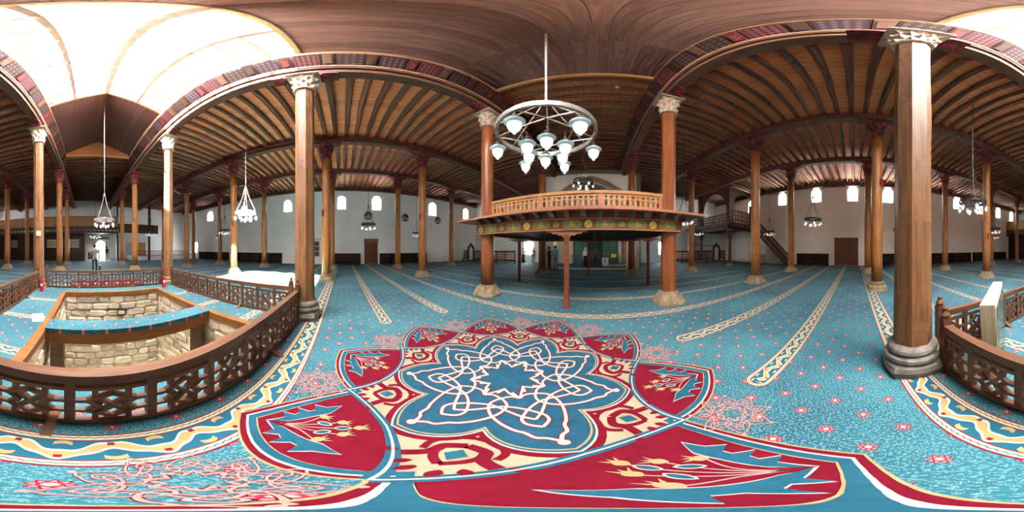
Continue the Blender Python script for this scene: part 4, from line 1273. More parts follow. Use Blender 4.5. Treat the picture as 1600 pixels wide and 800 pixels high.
def balustrade(p0, p1, segs, cells):
    p0, p1 = Vector(p0 + (0,)), Vector(p1 + (0,)); d = p1 - p0; L = d.length; a = math.atan2(d.y, d.x)
    b = empty('balustrade', (p0.x - ox, p0.y - oy, 2.53), a); b.parent = plat
    seg = L / segs; me = bal_panel(seg - 0.1, cells)
    for i in range(segs):
        place('pierced_panel', me, b, (i * seg + 0.05, 0, 0), (PI / 2, 0, 0))
        # rose-coloured horizontal bands that weave across the panel
        for z in (0.145, 0.345): MB().box(i * seg + 0.05, (i + 1) * seg - 0.05, -0.019, 0.019, z - 0.009, z + 0.009).build('band', 'platform_rose', b)
    for i in range(segs + 1): MB().box(i * seg - 0.05, i * seg + 0.05, -0.035, 0.035, 0, 0.56).build('baluster_post', 'platform_rose', b)
    MB().box(-0.05, L + 0.05, -0.045, 0.045, 0.50, 0.585).build('handrail', 'platform_light', b)
balustrade((-3.32, 4.33), (1.76, 4.33), 3, 11)
balustrade((-3.62, 4.55), (-3.62, 9.6), 3, 11)
balustrade((2.06, 4.55), (2.06, 9.6), 3, 11)
balustrade((-3.32, 9.7), (1.76, 9.7), 3, 11)
for x, y, r_ in ((-0.82, 4.09, 0.082), (-3.66, 6.9, 0.075), (2.14, 6.9, 0.075), (-0.62, 9.7, 0.075)):
    MB().lathe([(r_ * 1.1, 0), (r_, 0.05), (r_, 1.85), (r_ * 1.1, 1.9)], 4, rot=PI / 4).build('post', 'platform_red', plat, (x - ox, y - oy, 0))
    wv = [(-0.55, 0.14), (-0.5, 0.09), (-0.42, 0.10), (-0.36, 0.05), (-0.27, 0.06), (-0.2, 0.01), (-0.12, 0.02), (-0.08, -0.03), (0.08, -0.03), (0.12, 0.02), (0.2, 0.01), (0.27, 0.06), (0.36, 0.05), (0.42, 0.10), (0.5, 0.09), (0.55, 0.14)]
    place('bracket', holed('bracket', wv, [], 0.1, 'platform_rose'), plat, (x - ox, y - oy, 1.86), (PI / 2, 0, 0))

# ================================================================== FRONT: ARCH, NICHE, SCREENS
ax0, ax1 = -4.5, 3.3
def four(x0, x1, zs, za, n=10):
    c = (x0 + x1) / 2
    l = [(x0 + (c - x0) * (1 - math.cos(t * PI / 2)) ** 0.85, zs + (za - zs) * (0.5 * math.sin(t * PI / 2) + 0.5 * t)) for t in [i / n for i in range(n + 1)]]
    return l + [(2 * c - p[0], p[1]) for p in l[::-1][1:]]
op = [(-3.45, 0.01)] + four(-3.45, 2.25, 4.9, 6.95) + [(2.25, 0.01)]
me = holed('wall_arch', [(ax0, 0), (ax1, 0), (ax1, 7.95), (ax0, 7.95)], [op], 0.5, 'wall_warm')
wa = place('wall_arch', me, None, (0, 12.85, 0), (PI / 2, 0, 0)); tag(wa, 'white wall pierced by a wide pointed arch before the prayer niche', kind='structure')
outer = four(-3.85, 2.65, 4.9, 7.4); inner = four(-3.45, 2.25, 4.9, 6.95)
ring = MB()
for k in range(len(inner) - 1):
    q = [inner[k], inner[k + 1], outer[k + 1], outer[k]]
    mb = MB(); mb.add([(p[0], -0.03, p[1]) for p in q] + [(p[0], 0.03, p[1]) for p in q], [(0, 1, 2, 3), (7, 6, 5, 4), (0, 4, 5, 1), (1, 5, 6, 2), (2, 6, 7, 3), (3, 7, 4, 0)])
    mb.build('voussoir', 'tile_gold' if k % 2 else 'stone_brown', wa, (0, 0, 0.27), (-PI / 2, 0, 0))
for x0, x1, z0, z1 in ((ax0, ax1, 7.6, 7.95), (ax1 - 0.35, ax1, 0, 7.6), (ax0, ax0 + 0.25, 5.6, 7.6)):
    MB().box(x0, x1, -0.02, 0.02, z0, z1).build('stone_border', 'stone_brown', wa, (0, 0, 0.26), (-PI / 2, 0, 0))
for x in (-4.05, 2.75):     # dressed stone piers
    z = 0.02; k = 0
    while z < 4.8:
        MB().box(x - 0.42, x + 0.42, -0.03, 0.03, z, z + 0.38).build('stone', 'stone_wall', wa, (0, 0, 0.262 + 0.004 * (k % 2)), (-PI / 2, 0, 0)); z += 0.395; k += 1

mih = empty('prayer_niche', (-0.35, YF - 0.25, 0)); tag(mih, 'tall turquoise tiled prayer niche with gilded side columns behind a glass barrier', 'prayer niche')
def bx(name, mat, x0, x1, y0, y1, z0, z1, parent, **k): return MB().box(x0, x1, y0, y1, z0, z1).build(name, mat, parent, **k)
for s in (-1, 1):
    for i, (a, b, m) in enumerate(((0.95, 1.35, 'tile_turquoise'), (1.35, 1.5, 'tile_gold'), (1.5, 2.15, 'tile_turquoise'), (2.15, 2.4, 'tile_gold'))):
        bx('tile_border', m, min(s * a, s * b), max(s * a, s * b), -0.12 + 0.02 * (i % 2), 0.2, 0, 5.6, mih)
    MB().lathe([(0.13, 0), (0.13, 0.15), (0.09, 0.2), (0.09, 2.6), (0.12, 2.7), (0.14, 2.85)], 12).build('side_column', 'tile_gold', mih, (s * 0.86, -0.12, 0))
bx('tile_head', 'tile_turquoise', -0.95, 0.95, -0.1, 0.2, 3.9, 5.6, mih)
nb_ = MB(); n = 8
for i in range(n):
    a0, a1 = PI * i / n, PI * (i + 1) / n
    nb_.add([(-0.95 * math.cos(a0), 0.12 - 0.0 + 0.1 * math.sin(a0), 0), (-0.95 * math.cos(a1), 0.12 + 0.1 * math.sin(a1), 0), (-0.95 * math.cos(a1), 0.12 + 0.1 * math.sin(a1), 3.9), (-0.95 * math.cos(a0), 0.12 + 0.1 * math.sin(a0), 3.9)], [(0, 1, 2, 3)])
nb_.build('niche_back', 'tile_turquoise', mih)
bx('wall_front_facing', 'wall_beige', -4.5, -2.8, YF - 0.25, YF, 0, 6, None)
tag(bpy.data.objects['wall_front_facing'], 'plain beige stone facing beside the tiled niche', kind='structure')
mnb = empty('pulpit', (2.9, 15.6, 0)); tag(mnb, 'carved brown wooden pulpit standing beside the tiled niche', 'pulpit')
mb = MB(); mb.add([(-0.45, -0.3, 0), (-0.45, 1.9, 0), (-0.45, 1.9, 3.6), (-0.45, 1.5, 3.6), (-0.45, -0.3, 1.2), (0.45, -0.3, 0), (0.45, 1.9, 0), (0.45, 1.9, 3.6), (0.45, 1.5, 3.6), (0.45, -0.3, 1.2)],
       [(0, 1, 2, 3, 4), (9, 8, 7, 6, 5), (0, 4, 9, 5), (4, 3, 8, 9), (3, 2, 7, 8), (2, 1, 6, 7)]); mb.build('body', 'carved_brown', mnb)
place('door_frame', holed('door_frame', [(-0.6, 0), (0.6, 0), (0.6, 3.1), (0, 3.5), (-0.6, 3.1)], [arch_pts(-0.32, 0.32, 0.05, 2.2, True)], 0.14, 'carved_brown'), mnb, (0, -0.42, 0), (PI / 2, 0, 0))
place('door_leaf', holed('door_leaf', arch_pts(-0.32, 0.32, 0.05, 2.2, True), [], 0.05, 'gallery_wood'), mnb, (0, -0.40, 0), (PI / 2, 0, 0))
bar_ = empty('glass_barrier', (0, 14.9, 0)); tag(bar_, 'low glass barrier with slim metal posts before the prayer niche', 'barrier')
for i in range(6):
    x = -2.6 + i * 1.16
    MB().lathe([(0.05, 0), (0.05, 0.02), (0.02, 0.03), (0.02, 1.1)], 8).build('post', 'iron_bright', bar_, (x, 0, 0))
    if i < 5: bx('pane', 'barrier_glass', x + 0.05, x + 1.11, -0.006, 0.006, 0.15, 1.02, bar_)
MB().tube([(-2.6, 0, 1.08), (3.2, 0, 1.08)], 0.016, 6).build('handrail', 'iron_bright', bar_)
bx('plinth', 'stone_wall', 0.35, 3.3, -0.1, 0.12, 0, 0.14, bar_)
s = bx('yellow_notice', 'yellow_sign', -0.24, 0.24, -0.012, 0.012, -0.15, 0.15, None, loc=(1.35, 14.86, 0.93)); tag(s, 'small yellow notice fixed on the glass barrier', 'sign')
s = empty('floor_notice', (0.55, 14.2, 0)); tag(s, 'white standing notice with red printed lines on the floor before the barrier', 'sign')
bx('board', 'white_sign', -0.26, 0.26, -0.02, 0.0, 0.12, 0.78, s); bx('leg', 'white_metal', -0.03, 0.03, 0.0, 0.04, 0, 0.3, s)
for k, z in enumerate((0.66, 0.55, 0.44, 0.33)): bx('printed_line', 'red_ink', -0.18 + 0.02 * k, 0.18 - 0.02 * k, -0.024, -0.019, z, z + 0.05, s)

def lattice_panel(L, H, mat='gallery_wood', c=0.3):
    n = max(2, round(L / c)); c = L / n; holes = []
    for r_ in range(3):
        z0 = 0.1 + r_ * (H - 0.16) / 3; hh = (H - 0.16) / 3 - 0.06
        for i in range(n):
            x = (i + 0.5) * c; q = c * 0.36
            if (i + r_) % 2: holes.append([(x - q, z0 + hh / 2), (x - q / 2, z0), (x + q / 2, z0), (x + q, z0 + hh / 2), (x + q / 2, z0 + hh), (x - q / 2, z0 + hh)])
            else: holes.append([(x - q, z0), (x + q, z0), (x + q, z0 + hh), (x - q, z0 + hh)])
    return holed('lattice_panel', [(0, 0), (L, 0), (L, H), (0, H)], holes, 0.05, mat)
wood('screen_wood', '5a3a22', '8e6038', 'X', 0.6, vary=0.1)
def screen_fence(x0, x1, y, gx, label, h=1.32):
    L = x1 - x0; f = empty('screen_fence', (x0, y, 0)); tag(f, label, 'fence')
    spans = [(0, gx - 0.5 - x0), (gx + 0.5 - x0, L)]
    for a, b in spans:
        bx('top_rail', 'gallery_wood', a, b, -0.04, 0.04, h - 0.08, h, f); bx('bottom_rail', 'gallery_wood', a, b, -0.04, 0.04, 0.25, 0.33, f)
        n = max(1, round((b - a) / 1.15)); w = (b - a) / n
        for i in range(n + 1): bx('post', 'gallery_wood', a + i * w - 0.05, a + i * w + 0.05, -0.05, 0.05, 0, h + 0.02, f)
        pm_ = lattice_panel(w - 0.1, h - 0.41, 'screen_wood', 0.15)
        for i in range(n): place('lattice_panel', pm_, f, (a + i * w + 0.05, 0, 0.33), (PI / 2, 0, 0))
    g = [(-0.6, 0), (0.6, 0), (0.6, 1.75), (0.35, 2.0), (0.2, 2.05), (0, 2.35), (-0.2, 2.05), (-0.35, 2.0), (-0.6, 1.75)]
    place('gate_arch', holed('gate_arch', g, [arch_pts(-0.38, 0.38, 0.02, 1.85, True)], 0.12, 'gallery_wood'), f, (gx - x0, 0, 0), (PI / 2, 0, 0))
screen_fence(-16.5, -8.6, 15.2, -15.2, 'carved wooden screen fence with ogee gate in the corner by the single-door wall')
screen_fence(7.7, 15.3, 15.8, 13.9, 'carved wooden screen fence with ogee gate beneath the gallery')
ch = empty('carved_chair', (-14.6, 13.6, 0), -0.9); tag(ch, 'dark carved wooden chair standing before the corner screen fence', 'chair')
bx('seat', 'gallery_wood', -0.3, 0.3, -0.28, 0.28, 0.42, 0.5, ch)
for sx in (-1, 1):
    for sy in (-1, 1): bx('leg', 'gallery_wood', sx * 0.26 - 0.03, sx * 0.26 + 0.03, sy * 0.24 - 0.03, sy * 0.24 + 0.03, 0, 0.42, ch)
    bx('armrest', 'gallery_wood', sx * 0.29 - 0.03, sx * 0.29 + 0.03, -0.28, 0.28, 0.68, 0.74, ch)
place('backrest', holed('backrest', [(-0.32, 0.5), (0.32, 0.5), (0.34, 1.2), (0.2, 1.26), (0.1, 1.45), (0, 1.3), (-0.1, 1.45), (-0.2, 1.26), (-0.34, 1.2)], [[(-0.2, 0.7), (0.2, 0.7), (0.2, 1.1), (-0.2, 1.1)]], 0.06, 'gallery_wood'), ch, (0, 0.27, 0), (PI / 2, 0, 0))

# ================================================================== SIDE GALLERY WITH STAIR
gx0, gy0, gz = 10.9, 10.55, 3.62
gal = empty('timber_gallery', (gx0, gy0, 0)); tag(gal, 'dark timber gallery on carved posts in the corner by the double-door wall', 'gallery')
GW, GD = XW - gx0 - 0.02, YF - gy0 - 0.02
n = 14
for i in range(n): bx('deck_board', 'soffit_dark', 0.0, GW, i * GD / n + 0.004, (i + 1) * GD / n - 0.004, gz, gz + 0.05, gal)
bx('edge_beam', 'gallery_wood', -0.12, 0.12, -0.12, GD, gz - 0.3, gz - 0.02, gal); bx('edge_beam', 'gallery_wood', -0.12, GW, -0.12, 0.12, gz - 0.3, gz - 0.02, gal)
for i in range(14): bx('joist_end', 'corbel_grey', -0.4, 0.0, 0.1 + i * 0.5, 0.28 + i * 0.5, gz - 0.02, gz + 0.12, gal)
for i in range(9): bx('joist_end', 'corbel_grey', 0.1 + i * 0.5, 0.28 + i * 0.5, -0.4, 0.0, gz - 0.02, gz + 0.12, gal)
bx('fascia', 'gallery_wood', -0.42, -0.36, -0.42, GD, gz + 0.1, gz + 0.3, gal); bx('fascia', 'gallery_wood', -0.42, GW, -0.42, -0.36, gz + 0.1, gz + 0.3, gal)
for y in (0.0, 4.5):
    MB().lathe([(0.32, 0), (0.3, 0.12), (0.2, 0.28)], 12, rot=PI / 12, sq=[1, .6, 0]).build('post_base', 'stone_base', gal, (0, y, 0))
    MB().lathe([(0.16, 0.28), (0.15, 2.4)], 12).build('post', 'gallery_wood', gal, (0, y, 0))
    capital_bm(0.16, 0.33, 0.85).build('capital', 'gallery_wood', gal, (0, y, 2.43))
    bx('upper_post', 'gallery_wood', -0.22, 0.22, y - 0.22, y + 0.22, gz + 0.05, Z_BEAM, gal)
# spandrel boards: shallow arches between the upper posts and the beams
for loc, rz, span in (((0, 0.2, 0), PI / 2, 4.1), ((0.2, 0, 0), 0, GW - 0.25)):
    pts = [(0, 7.5), (0, 5.6)] + [(0.25 + (span - 0.5) * t, 5.6 + 1.55 * math.sin(PI * min(1, t * 1.0)) ** 0.5) for t in [i / 16 for i in range(17)]] + [(span, 5.6), (span, 7.5)]
    place('spandrel', holed('spandrel', pts, [], 0.1, 'gallery_wood'), gal, loc, (PI / 2, 0, rz))
place('lattice_panel', lattice_panel(4.1, 1.0), gal, (0, 0.2, gz + 0.25), (PI / 2, 0, PI / 2))
place('lattice_panel', lattice_panel(2.3, 1.0), gal, (0, 4.7, gz + 0.25), (PI / 2, 0, PI / 2))
place('lattice_panel', lattice_panel(2.9, 1.45), gal, (0.22, 0, gz + 0.2), (PI / 2, 0, 0))
bx('door_post', 'gallery_wood', 3.1, 3.3, -0.1, 0.1, gz, 6.1, gal)
st_ = empty('stair', (14.15, 6.15, 0)); tag(st_, 'steep dark wooden stair with pierced side climbing to the gallery', 'stair')
SLN, SH = 3.7, gz
for i in range(16):
    y = i * SLN / 16; z = (i + 1) * SH / 16
    bx('step', 'gallery_wood', 0.05, 1.1, y, y + 0.3, z - 0.05, z, st_)
for x in (0.0, 1.1):
    mb = MB(); mb.add([(x - 0.03, -0.1, 0), (x - 0.03, 0.35, 0), (x - 0.03, SLN + 0.1, SH - 0.35), (x - 0.03, SLN + 0.1, SH + 0.05), (x + 0.03, -0.1, 0), (x + 0.03, 0.35, 0), (x + 0.03, SLN + 0.1, SH - 0.35), (x + 0.03, SLN + 0.1, SH + 0.05)],
       [(0, 1, 2, 3), (7, 6, 5, 4), (0, 3, 7, 4), (1, 5, 6, 2), (0, 4, 5, 1), (2, 6, 7, 3)]); mb.build('stringer', 'gallery_wood', st_)
SG = math.atan2(SH, SLN); SL_ = math.hypot(SH, SLN)
sp = place('lattice_panel', lattice_panel(SL_, 0.62), st_, (0, 0.0, 0.12)); sp.rotation_euler = (Matrix.Rotation(PI / 2, 4, 'Z') @ Matrix.Rotation(-SG, 4, 'Y') @ Matrix.Rotation(PI / 2, 4, 'X')).to_euler()
MB().bar((0, -0.1, 0.95), (0, SLN, SH + 0.98), 0.07, 0.08).build('handrail', 'gallery_wood', st_)
bx('newel', 'gallery_wood', -0.06, 0.06, -0.16, -0.04, 0, 1.15, st_)
cab = empty('pale_cabinet', (14.5, 9.4, 0), 0.05); tag(cab, 'pale wooden shelf cabinet tucked under the gallery stair', 'cabinet')
bx('side_panel', 'board_pale', -0.8, -0.75, -0.2, 0.2, 0, 0.9, cab); bx('side_panel', 'board_pale', 0.75, 0.8, -0.2, 0.2, 0, 0.9, cab); bx('top', 'board_pale', -0.82, 0.82, -0.22, 0.22, 0.9, 0.95, cab)
for z in (0.1, 0.5): bx('shelf', 'board_pale', -0.75, 0.75, -0.2, 0.2, z, z + 0.03, cab)
for x in (-0.25, 0.25): bx('divider', 'board_pale', x - 0.015, x + 0.015, -0.2, 0.2, 0.1, 0.9, cab)
bx('back_panel', 'gallery_wood', -0.75, 0.75, 0.17, 0.2, 0.1, 0.9, cab)
s = bx('white_board', 'white_sign', -0.75, 0.75, -0.02, 0.02, 0, 0.85, None, loc=(14.5, 9.4, 0.96)); tag(s, 'blank white board standing on the pale cabinet under the stair', 'board')
s = empty('coat_rack', (12.9, YF - 0.02, 2.0)); tag(s, 'thin dark coat rail on the wall under the gallery with wire hangers', 'coat rack')
bx('rail', 'gallery_wood', -2.2, 2.4, -0.06, 0, -0.04, 0.04, s)
for i in range(12): MB().tube([(0, -0.05, 0), (0, -0.12, -0.03), (0, -0.12, 0.02)], 0.008, 5).build('hook', 'iron', s, (-2 + i * 0.38, 0, 0))

# ================================================================== BACK GALLERY AND ENTRANCE
by = -20.6
bg = empty('women_gallery', (0, by, 0)); tag(bg, 'long boarded timber gallery above the entrance with a row of dark corbels', 'gallery')
bg['label'] = 'long board-fronted timber gallery above the entrance with a row of dark corbels'
bg.name = 'entrance_gallery'
bxl, bxr = -4.0, XW - 0.02
bx('deck', 'soffit_dark', bxl, bxr, YB - by + 0.02, 0, 3.6, 3.72, bg); bx('edge_beam', 'gallery_wood', bxl, bxr, -0.1, 0.1, 3.45, 3.6, bg)
for i in range(38): MB().lathe([(0.09, 0), (0.09, 0.3)], 8).build('corbel', 'corbel_grey', bg, (bxl + 0.25 + i * 0.505, 0.0, 3.8), (-PI / 2, 0, 0))
bx('fascia', 'gallery_wood', bxl, bxr, 0.0, 0.08, 3.9, 4.35, bg)
me = MB().box(-0.115, 0.115, -0.02, 0.02, 0, 1.15).mesh('panel_board', 'panel_wood')
for i in range(80): place('panel_board', me, bg, (bxl + 0.13 + i * 0.2415, 0.04, 4.35))
bx('handrail', 'gallery_wood', bxl, bxr, -0.04, 0.1, 5.5, 5.58, bg)
for x in (-3.9, 0.35, 6.2, 10.5): bx('post', 'gallery_wood', x - 0.13, x + 0.13, -0.13, 0.13, 0, 3.45, bg); 
for x in (-3.9, 6.2): bx('upper_post', 'gallery_wood', x - 0.1, x + 0.1, -0.1, 0.1, 5.5, Z_BEAM if x > 2 else 8.6, bg)
bx('side_gallery_deck', 'gallery_wood', -9.6, bxl, -0.1, 0.1, 3.55, 3.75, bg); bx('side_gallery_front', 'gallery_wood', -9.6, bxl, 0.0, 0.06, 3.75, 4.7, bg); bx('upper_post', 'gallery_wood', -8.4, -8.15, -0.12, 0.12, 0, Z_BEAM, bg)
# screen wall below
sw = empty('wall_screen', (0, by - 0.6, 0)); tag(sw, 'dark boarded screen wall under the entrance gallery with small lattice openings', kind='structure')
for i in range(36): bx('board', 'shelf_dark', 0.45 + i * 0.415, 0.45 + (i + 1) * 0.415 - 0.01, -0.04, 0.04, 0.0, 3.6, sw)
for x in (1.0, 3.4, 9.6):
    lp = place('lattice_panel', lattice_panel(1.9, 1.0, 'wall_beige', 0.24), sw, (x, 0.07, 1.7), (PI / 2, 0, 0))
ld = empty('ladder', (-3.55, by - 0.5, 3.72)); tag(ld, 'dark ladder leaning up from the entrance gallery', 'ladder')
for s_ in (-1, 1): MB().bar((s_ * 0.22, 0, 0), (s_ * 0.22 - 0.3, -0.2, 3.2), 0.05, 0.07).build('rail', 'shelf_dark', ld)
for k in range(9): MB().bar((-0.22 - 0.3 * (k + 0.5) / 9, -0.2 * (k + 0.5) / 9, 3.2 * (k + 0.5) / 9), (0.22 - 0.3 * (k + 0.5) / 9, -0.2 * (k + 0.5) / 9, 3.2 * (k + 0.5) / 9), 0.04, 0.04).build('rung', 'shelf_dark', ld)
ac = empty('air_conditioner', (-2.3, YB + 0.15, 3.05)); tag(ac, 'long grey heater unit fixed above the entrance doorway', 'heater')
bx('casing', 'corbel_grey', -1.1, 1.1, -0.13, 0.13, -0.13, 0.13, ac); bx('grille', 'iron_bright', -1.0, 1.0, 0.13, 0.15, -0.08, 0.0, ac)
ac.name = 'wall_heater'
def door(name, n, loc, rz, W, H, leaves, label, mat='door_wood'):
    d = empty(name, loc, rz); tag(d, label, kind='structure')
    place('door_frame', holed('door_frame', [(-W / 2, 0), (W / 2, 0), (W / 2, H), (-W / 2, H)], [[(-W / 2 + 0.07, 0.01), (W / 2 - 0.07, 0.01), (W / 2 - 0.07, H - 0.08), (-W / 2 + 0.07, H - 0.08)]], 0.2, mat), d, (0, 0, 0), (PI / 2, 0, 0))
    w = (W - 0.14) / leaves
    for i in range(leaves):
        x0 = -W / 2 + 0.07 + i * w
        lf = bx('door_leaf', mat, x0 + 0.001, x0 + w - 0.001, -0.03, 0.03, 0.0, H - 0.08, d)
        for a, b, c_, e_ in ((0.12, 0.88, 0.08, 0.38), (0.12, 0.88, 0.44, 0.7), (0.12, 0.88, 0.76, 0.94)):
            for f_ in (0.12, 0.52):
                bx('door_panel', mat, x0 + w * f_, x0 + w * (f_ + 0.36), -0.05, -0.03, H * c_, H * e_, lf)
        bx('door_handle', 'iron', x0 + (w - 0.12 if i == 0 else 0.08), x0 + (w - 0.08 if i == 0 else 0.12), -0.1, -0.03, 1.0, 1.15, lf)
door('door_1', 1, (XL - 0.08, 2.9, 0), PI / 2, 1.42, 2.46, 1, 'single brown wooden door in the white side wall between dark benches')
lint = bx('door_lintel', 'corbel_grey', -0.75, 0.75, -0.06, 0.06, 2.2, 2.55, None, loc=(XL + 0.04, 2.9, 0), rot=(0, 0, PI / 2)); lint.parent = None
tag(lint, 'carved lintel board over the single wooden door', kind='structure'); lint.name = 'trim_1'
door('door_2', 1, (XW + 0.08, 0.82, 0), -PI / 2, 2.27, 2.57, 2, 'wide brown panelled double door in the warm white wall')
dl_ = empty('door_3', (-2.92, YB + 0.05, 0), R(75)); tag(dl_, 'open orange-brown leaf of the pointed entrance door', kind='structure')
place('door_leaf', holed('door_leaf', arch_pts(0, 0.85, 0.02, 2.6, True)[:12] + [(0.85, 2.45), (0.85, 0.02)], [], 0.06, 'rim_wood'), dl_, (0, 0, 0), (PI / 2, 0, 0))
# raised corner with balustrade
rc = empty('raised_corner', (-11.4, -22.4, 0)); tag(rc, 'white plastered raised corner with a low brown baluster rail', 'dais')
bx('plinth', 'wall_white', -5.15, 5.2, -2.1, 1.6, 0, 0.55, rc); bx('top_rail', 'gallery_wood', -5.15, 5.2, 1.45, 1.55, 1.2, 1.28, rc); bx('bottom_rail', 'gallery_wood', -5.15, 5.2, 1.47, 1.53, 0.56, 0.62, rc)
me = MB().lathe([(0.03, 0.62), (0.045, 0.8), (0.025, 0.95), (0.03, 1.2)], 6).mesh('baluster', 'gallery_wood')
for i in range(50): place('baluster', me, rc, (-5.1 + i * 0.21, 1.5, 0))
cb_ = empty('wall_cupboard', (-8.0, YB + 0.12, 0.56)); tag(cb_, 'brown wooden cupboard against the back wall on the raised corner', 'cupboard')
bx('body', 'door_wood', -1.1, 1.1, -0.1, 0.25, 0, 1.9, cb_); bx('door', 'panel_wood', -1.0, -0.02, 0.25, 0.28, 0.1, 1.8, cb_); bx('door', 'panel_wood', 0.02, 1.0, 0.25, 0.28, 0.1, 1.8, cb_)

# ================================================================== SHELVES ALONG THE WALLS
def shelf(p0, p1, label, h=1.05, rows=3, depth=0.38):
    """low open shelves: p0->p1 runs along the wall, shelves face to the left of that direction"""
    p0, p1 = Vector(p0 + (0,)), Vector(p1 + (0,)); d = p1 - p0; L = d.length
    s = empty('low_shelf', p0, math.atan2(d.y, d.x)); tag(s, label, 'shelf', 'low dark shelves along the walls')
    bx('back_panel', 'shelf_dark', 0, L, 0, 0.03, 0, h, s); bx('top', 'shelf_dark', -0.02, L + 0.02, 0, depth + 0.02, h, h + 0.04, s)
    for k in range(rows): bx('board', 'shelf_dark', 0, L, 0.03, depth, 0.06 + k * (h - 0.06) / rows, 0.09 + k * (h - 0.06) / rows, s)
    n = max(1, round(L / 1.4))
    for k in range(n + 1): bx('upright', 'shelf_dark', min(max(k * L / n, 0.02), L - 0.02) - 0.02, min(max(k * L / n, 0.02), L - 0.02) + 0.02, 0.03, depth, 0, h, s)
shelf((XL + 0.02, 1.75), (XL + 0.02, -1.6), 'long dark low shelf beside the single wooden door, on the octagonal column side')
shelf((XL + 0.02, 9.2), (XL + 0.02, 3.8), 'long dark low shelf past the single wooden door below the round plaques')
shelf((XL + 0.02, -6.5), (XL + 0.02, -13.4), 'long black shelf in the shade beyond the sunlit railing, nearer the casement window')
shelf((XL + 0.02, -13.9), (XL + 0.02, -19.8), 'black shelf in the shade next to the raised corner')
shelf((XW - 0.02, 2.5), (XW - 0.02, 5.6), 'dark low shelf between the gallery stair and the double door')
shelf((XW - 0.02, -6.2), (XW - 0.02, -2.0), 'dark low shelf just past the double door')
shelf((XW - 0.02, -13.0), (XW - 0.02, -6.6), 'long dark low shelf behind the leaning board side of the hall')
shelf((XW - 0.02, -20.0), (XW - 0.02, -13.5), 'far dark low shelf ending at the entrance gallery')
shelf((12.0, by - 0.5), (0.6, by - 0.5), 'long dark low shelf under the entrance gallery screen')
shelf((-0.2, YB + 0.05), (-0.2 - 0.9, YB + 0.05), 'short dark bench shelf beside the entrance doorway', 1.0)

# ================================================================== WALL THINGS
for y, t, ins in ((2.6, '\uFDF2', 'over the single wooden door, half behind the lamp cord'), (6.66, '\uFDF4', 'between two columns, middle of the wall'), (10.9, '\uFDF2', 'nearest the front corner')):
    p = empty('calligraphy_plaque', (XL + 0.03, y, 4.9), PI / 2); tag(p, 'round black plaque with gold script ' + ins, 'plaque', 'round black plaques')
    MB().lathe([(0.44, 0), (0.44, 0.03), (0.40, 0.04)], 28).build('disc', 'black_disc', p, (0, 0.0, 0), (PI / 2, 0, 0))
    rg = MB(); rg.ribbon([(0.39 * math.cos(2 * PI * i / 28), 0.39 * math.sin(2 * PI * i / 28)) for i in range(28)], 0.03, 0.046, True); rg.build('rim', 'gold', p, (0, 0, 0), (PI / 2, 0, 0))
    place('script', glyphs(t, 0.5, 'white_sign'), p, (0, -0.05, 0), (PI / 2, 0, 0))
sb = empty('wall_box', (XW - 0.25, -22.6, 4.3)); tag(sb, 'dark box cabinet hung high on the double-door wall by the entrance gallery', 'box')
bx('body', 'shelf_dark', -0.25, 0.24, -0.4, 0.4, -0.8, 0.8, sb); bx('front', 'gallery_wood', -0.28, -0.25, -0.34, 0.34, -0.7, 0.7, sb)
for x, y, z, lab in ((0.55, 4.9, 8.66, 'small white smoke detector on the nave joists above the platform'), (-1.0, -12.2, 8.66, 'small white smoke detector on the joists near the entrance end of the nave')):
    s = empty('smoke_detector', (x, y, z)); tag(s, lab, 'smoke detector')
    MB().lathe([(0.03, -0.075), (0.055, -0.06), (0.06, -0.02), (0.07, 0.0), (0.07, 0.012)], 14).build('body', 'white_sign', s); MB().lathe([(0.012, -0.085), (0.014, -0.07)], 8).build('sensor', 'white_metal', s)
for x, y, a, q in ((-10.4, -14.5, 0.5, 'the one farther from the nave'), (-9.4, -15.2, 0.5, 'the one closer to the nave')):
    s = empty('tube_light', (x, y, Z_BEAM + 0.28), a); tag(s, 'white tube light beneath the dark aisle joists, ' + q, 'light', 'tube lights')
    bx('batten', 'white_sign', -0.7, 0.7, -0.04, 0.04, 0.0, 0.09, s); MB().tube([(-0.65, 0, -0.03), (0.65, 0, -0.03)], 0.018, 8).build('tube', 'white_sign', s)

# ================================================================== THINGS ON THE FLOOR BY THE PIT
def extinguisher(x, y, lab):
    e = empty('fire_extinguisher', (x, y, 0)); tag(e, lab, 'extinguisher', 'red fire extinguishers')
    MB().lathe([(0.07, 0), (0.075, 0.02), (0.075, 0.38), (0.055, 0.44), (0.025, 0.47), (0.025, 0.5)], 16).build('cylinder', 'red_plastic', e, smooth=False)
    mb = MB(); mb.box(-0.012, 0.012, -0.09, 0.03, 0.50, 0.525); mb.box(-0.01, 0.01, -0.1, 0.0, 0.54, 0.56); mb.build('lever', 'black_plastic', e)
    MB().tube(spline([(0.0, 0.02, 0.49), (0.06, 0.05, 0.46), (0.095, 0.02, 0.3), (0.09, 0, 0.12)], 5), 0.011, 6).build('hose', 'black_plastic', e)
    rl = MB(); n = 8
    for k in range(n):
        a0, a1 = -0.5 + 1.0 * k / n + PI / 2, -0.5 + 1.0 * (k + 1) / n + PI / 2
        rl.add([(0.0765 * math.cos(a0), 0.0765 * math.sin(a0), 0.2), (0.0765 * math.cos(a1), 0.0765 * math.sin(a1), 0.2), (0.0765 * math.cos(a1), 0.0765 * math.sin(a1), 0.29), (0.0765 * math.cos(a0), 0.0765 * math.sin(a0), 0.29)], [(0, 1, 2, 3)])
    rl.build('paper_label', 'white_sign', e)
extinguisher(1.64, -5.80, 'red fire extinguisher standing on the leaning board side of the pit, by the patched column')
extinguisher(-3.02, -5.95, 'red fire extinguisher standing by the sun-bleached column at the sunlit railing')
plain('print_photo', '8a9aa0', 'b8a8a0', 0.15, 6)
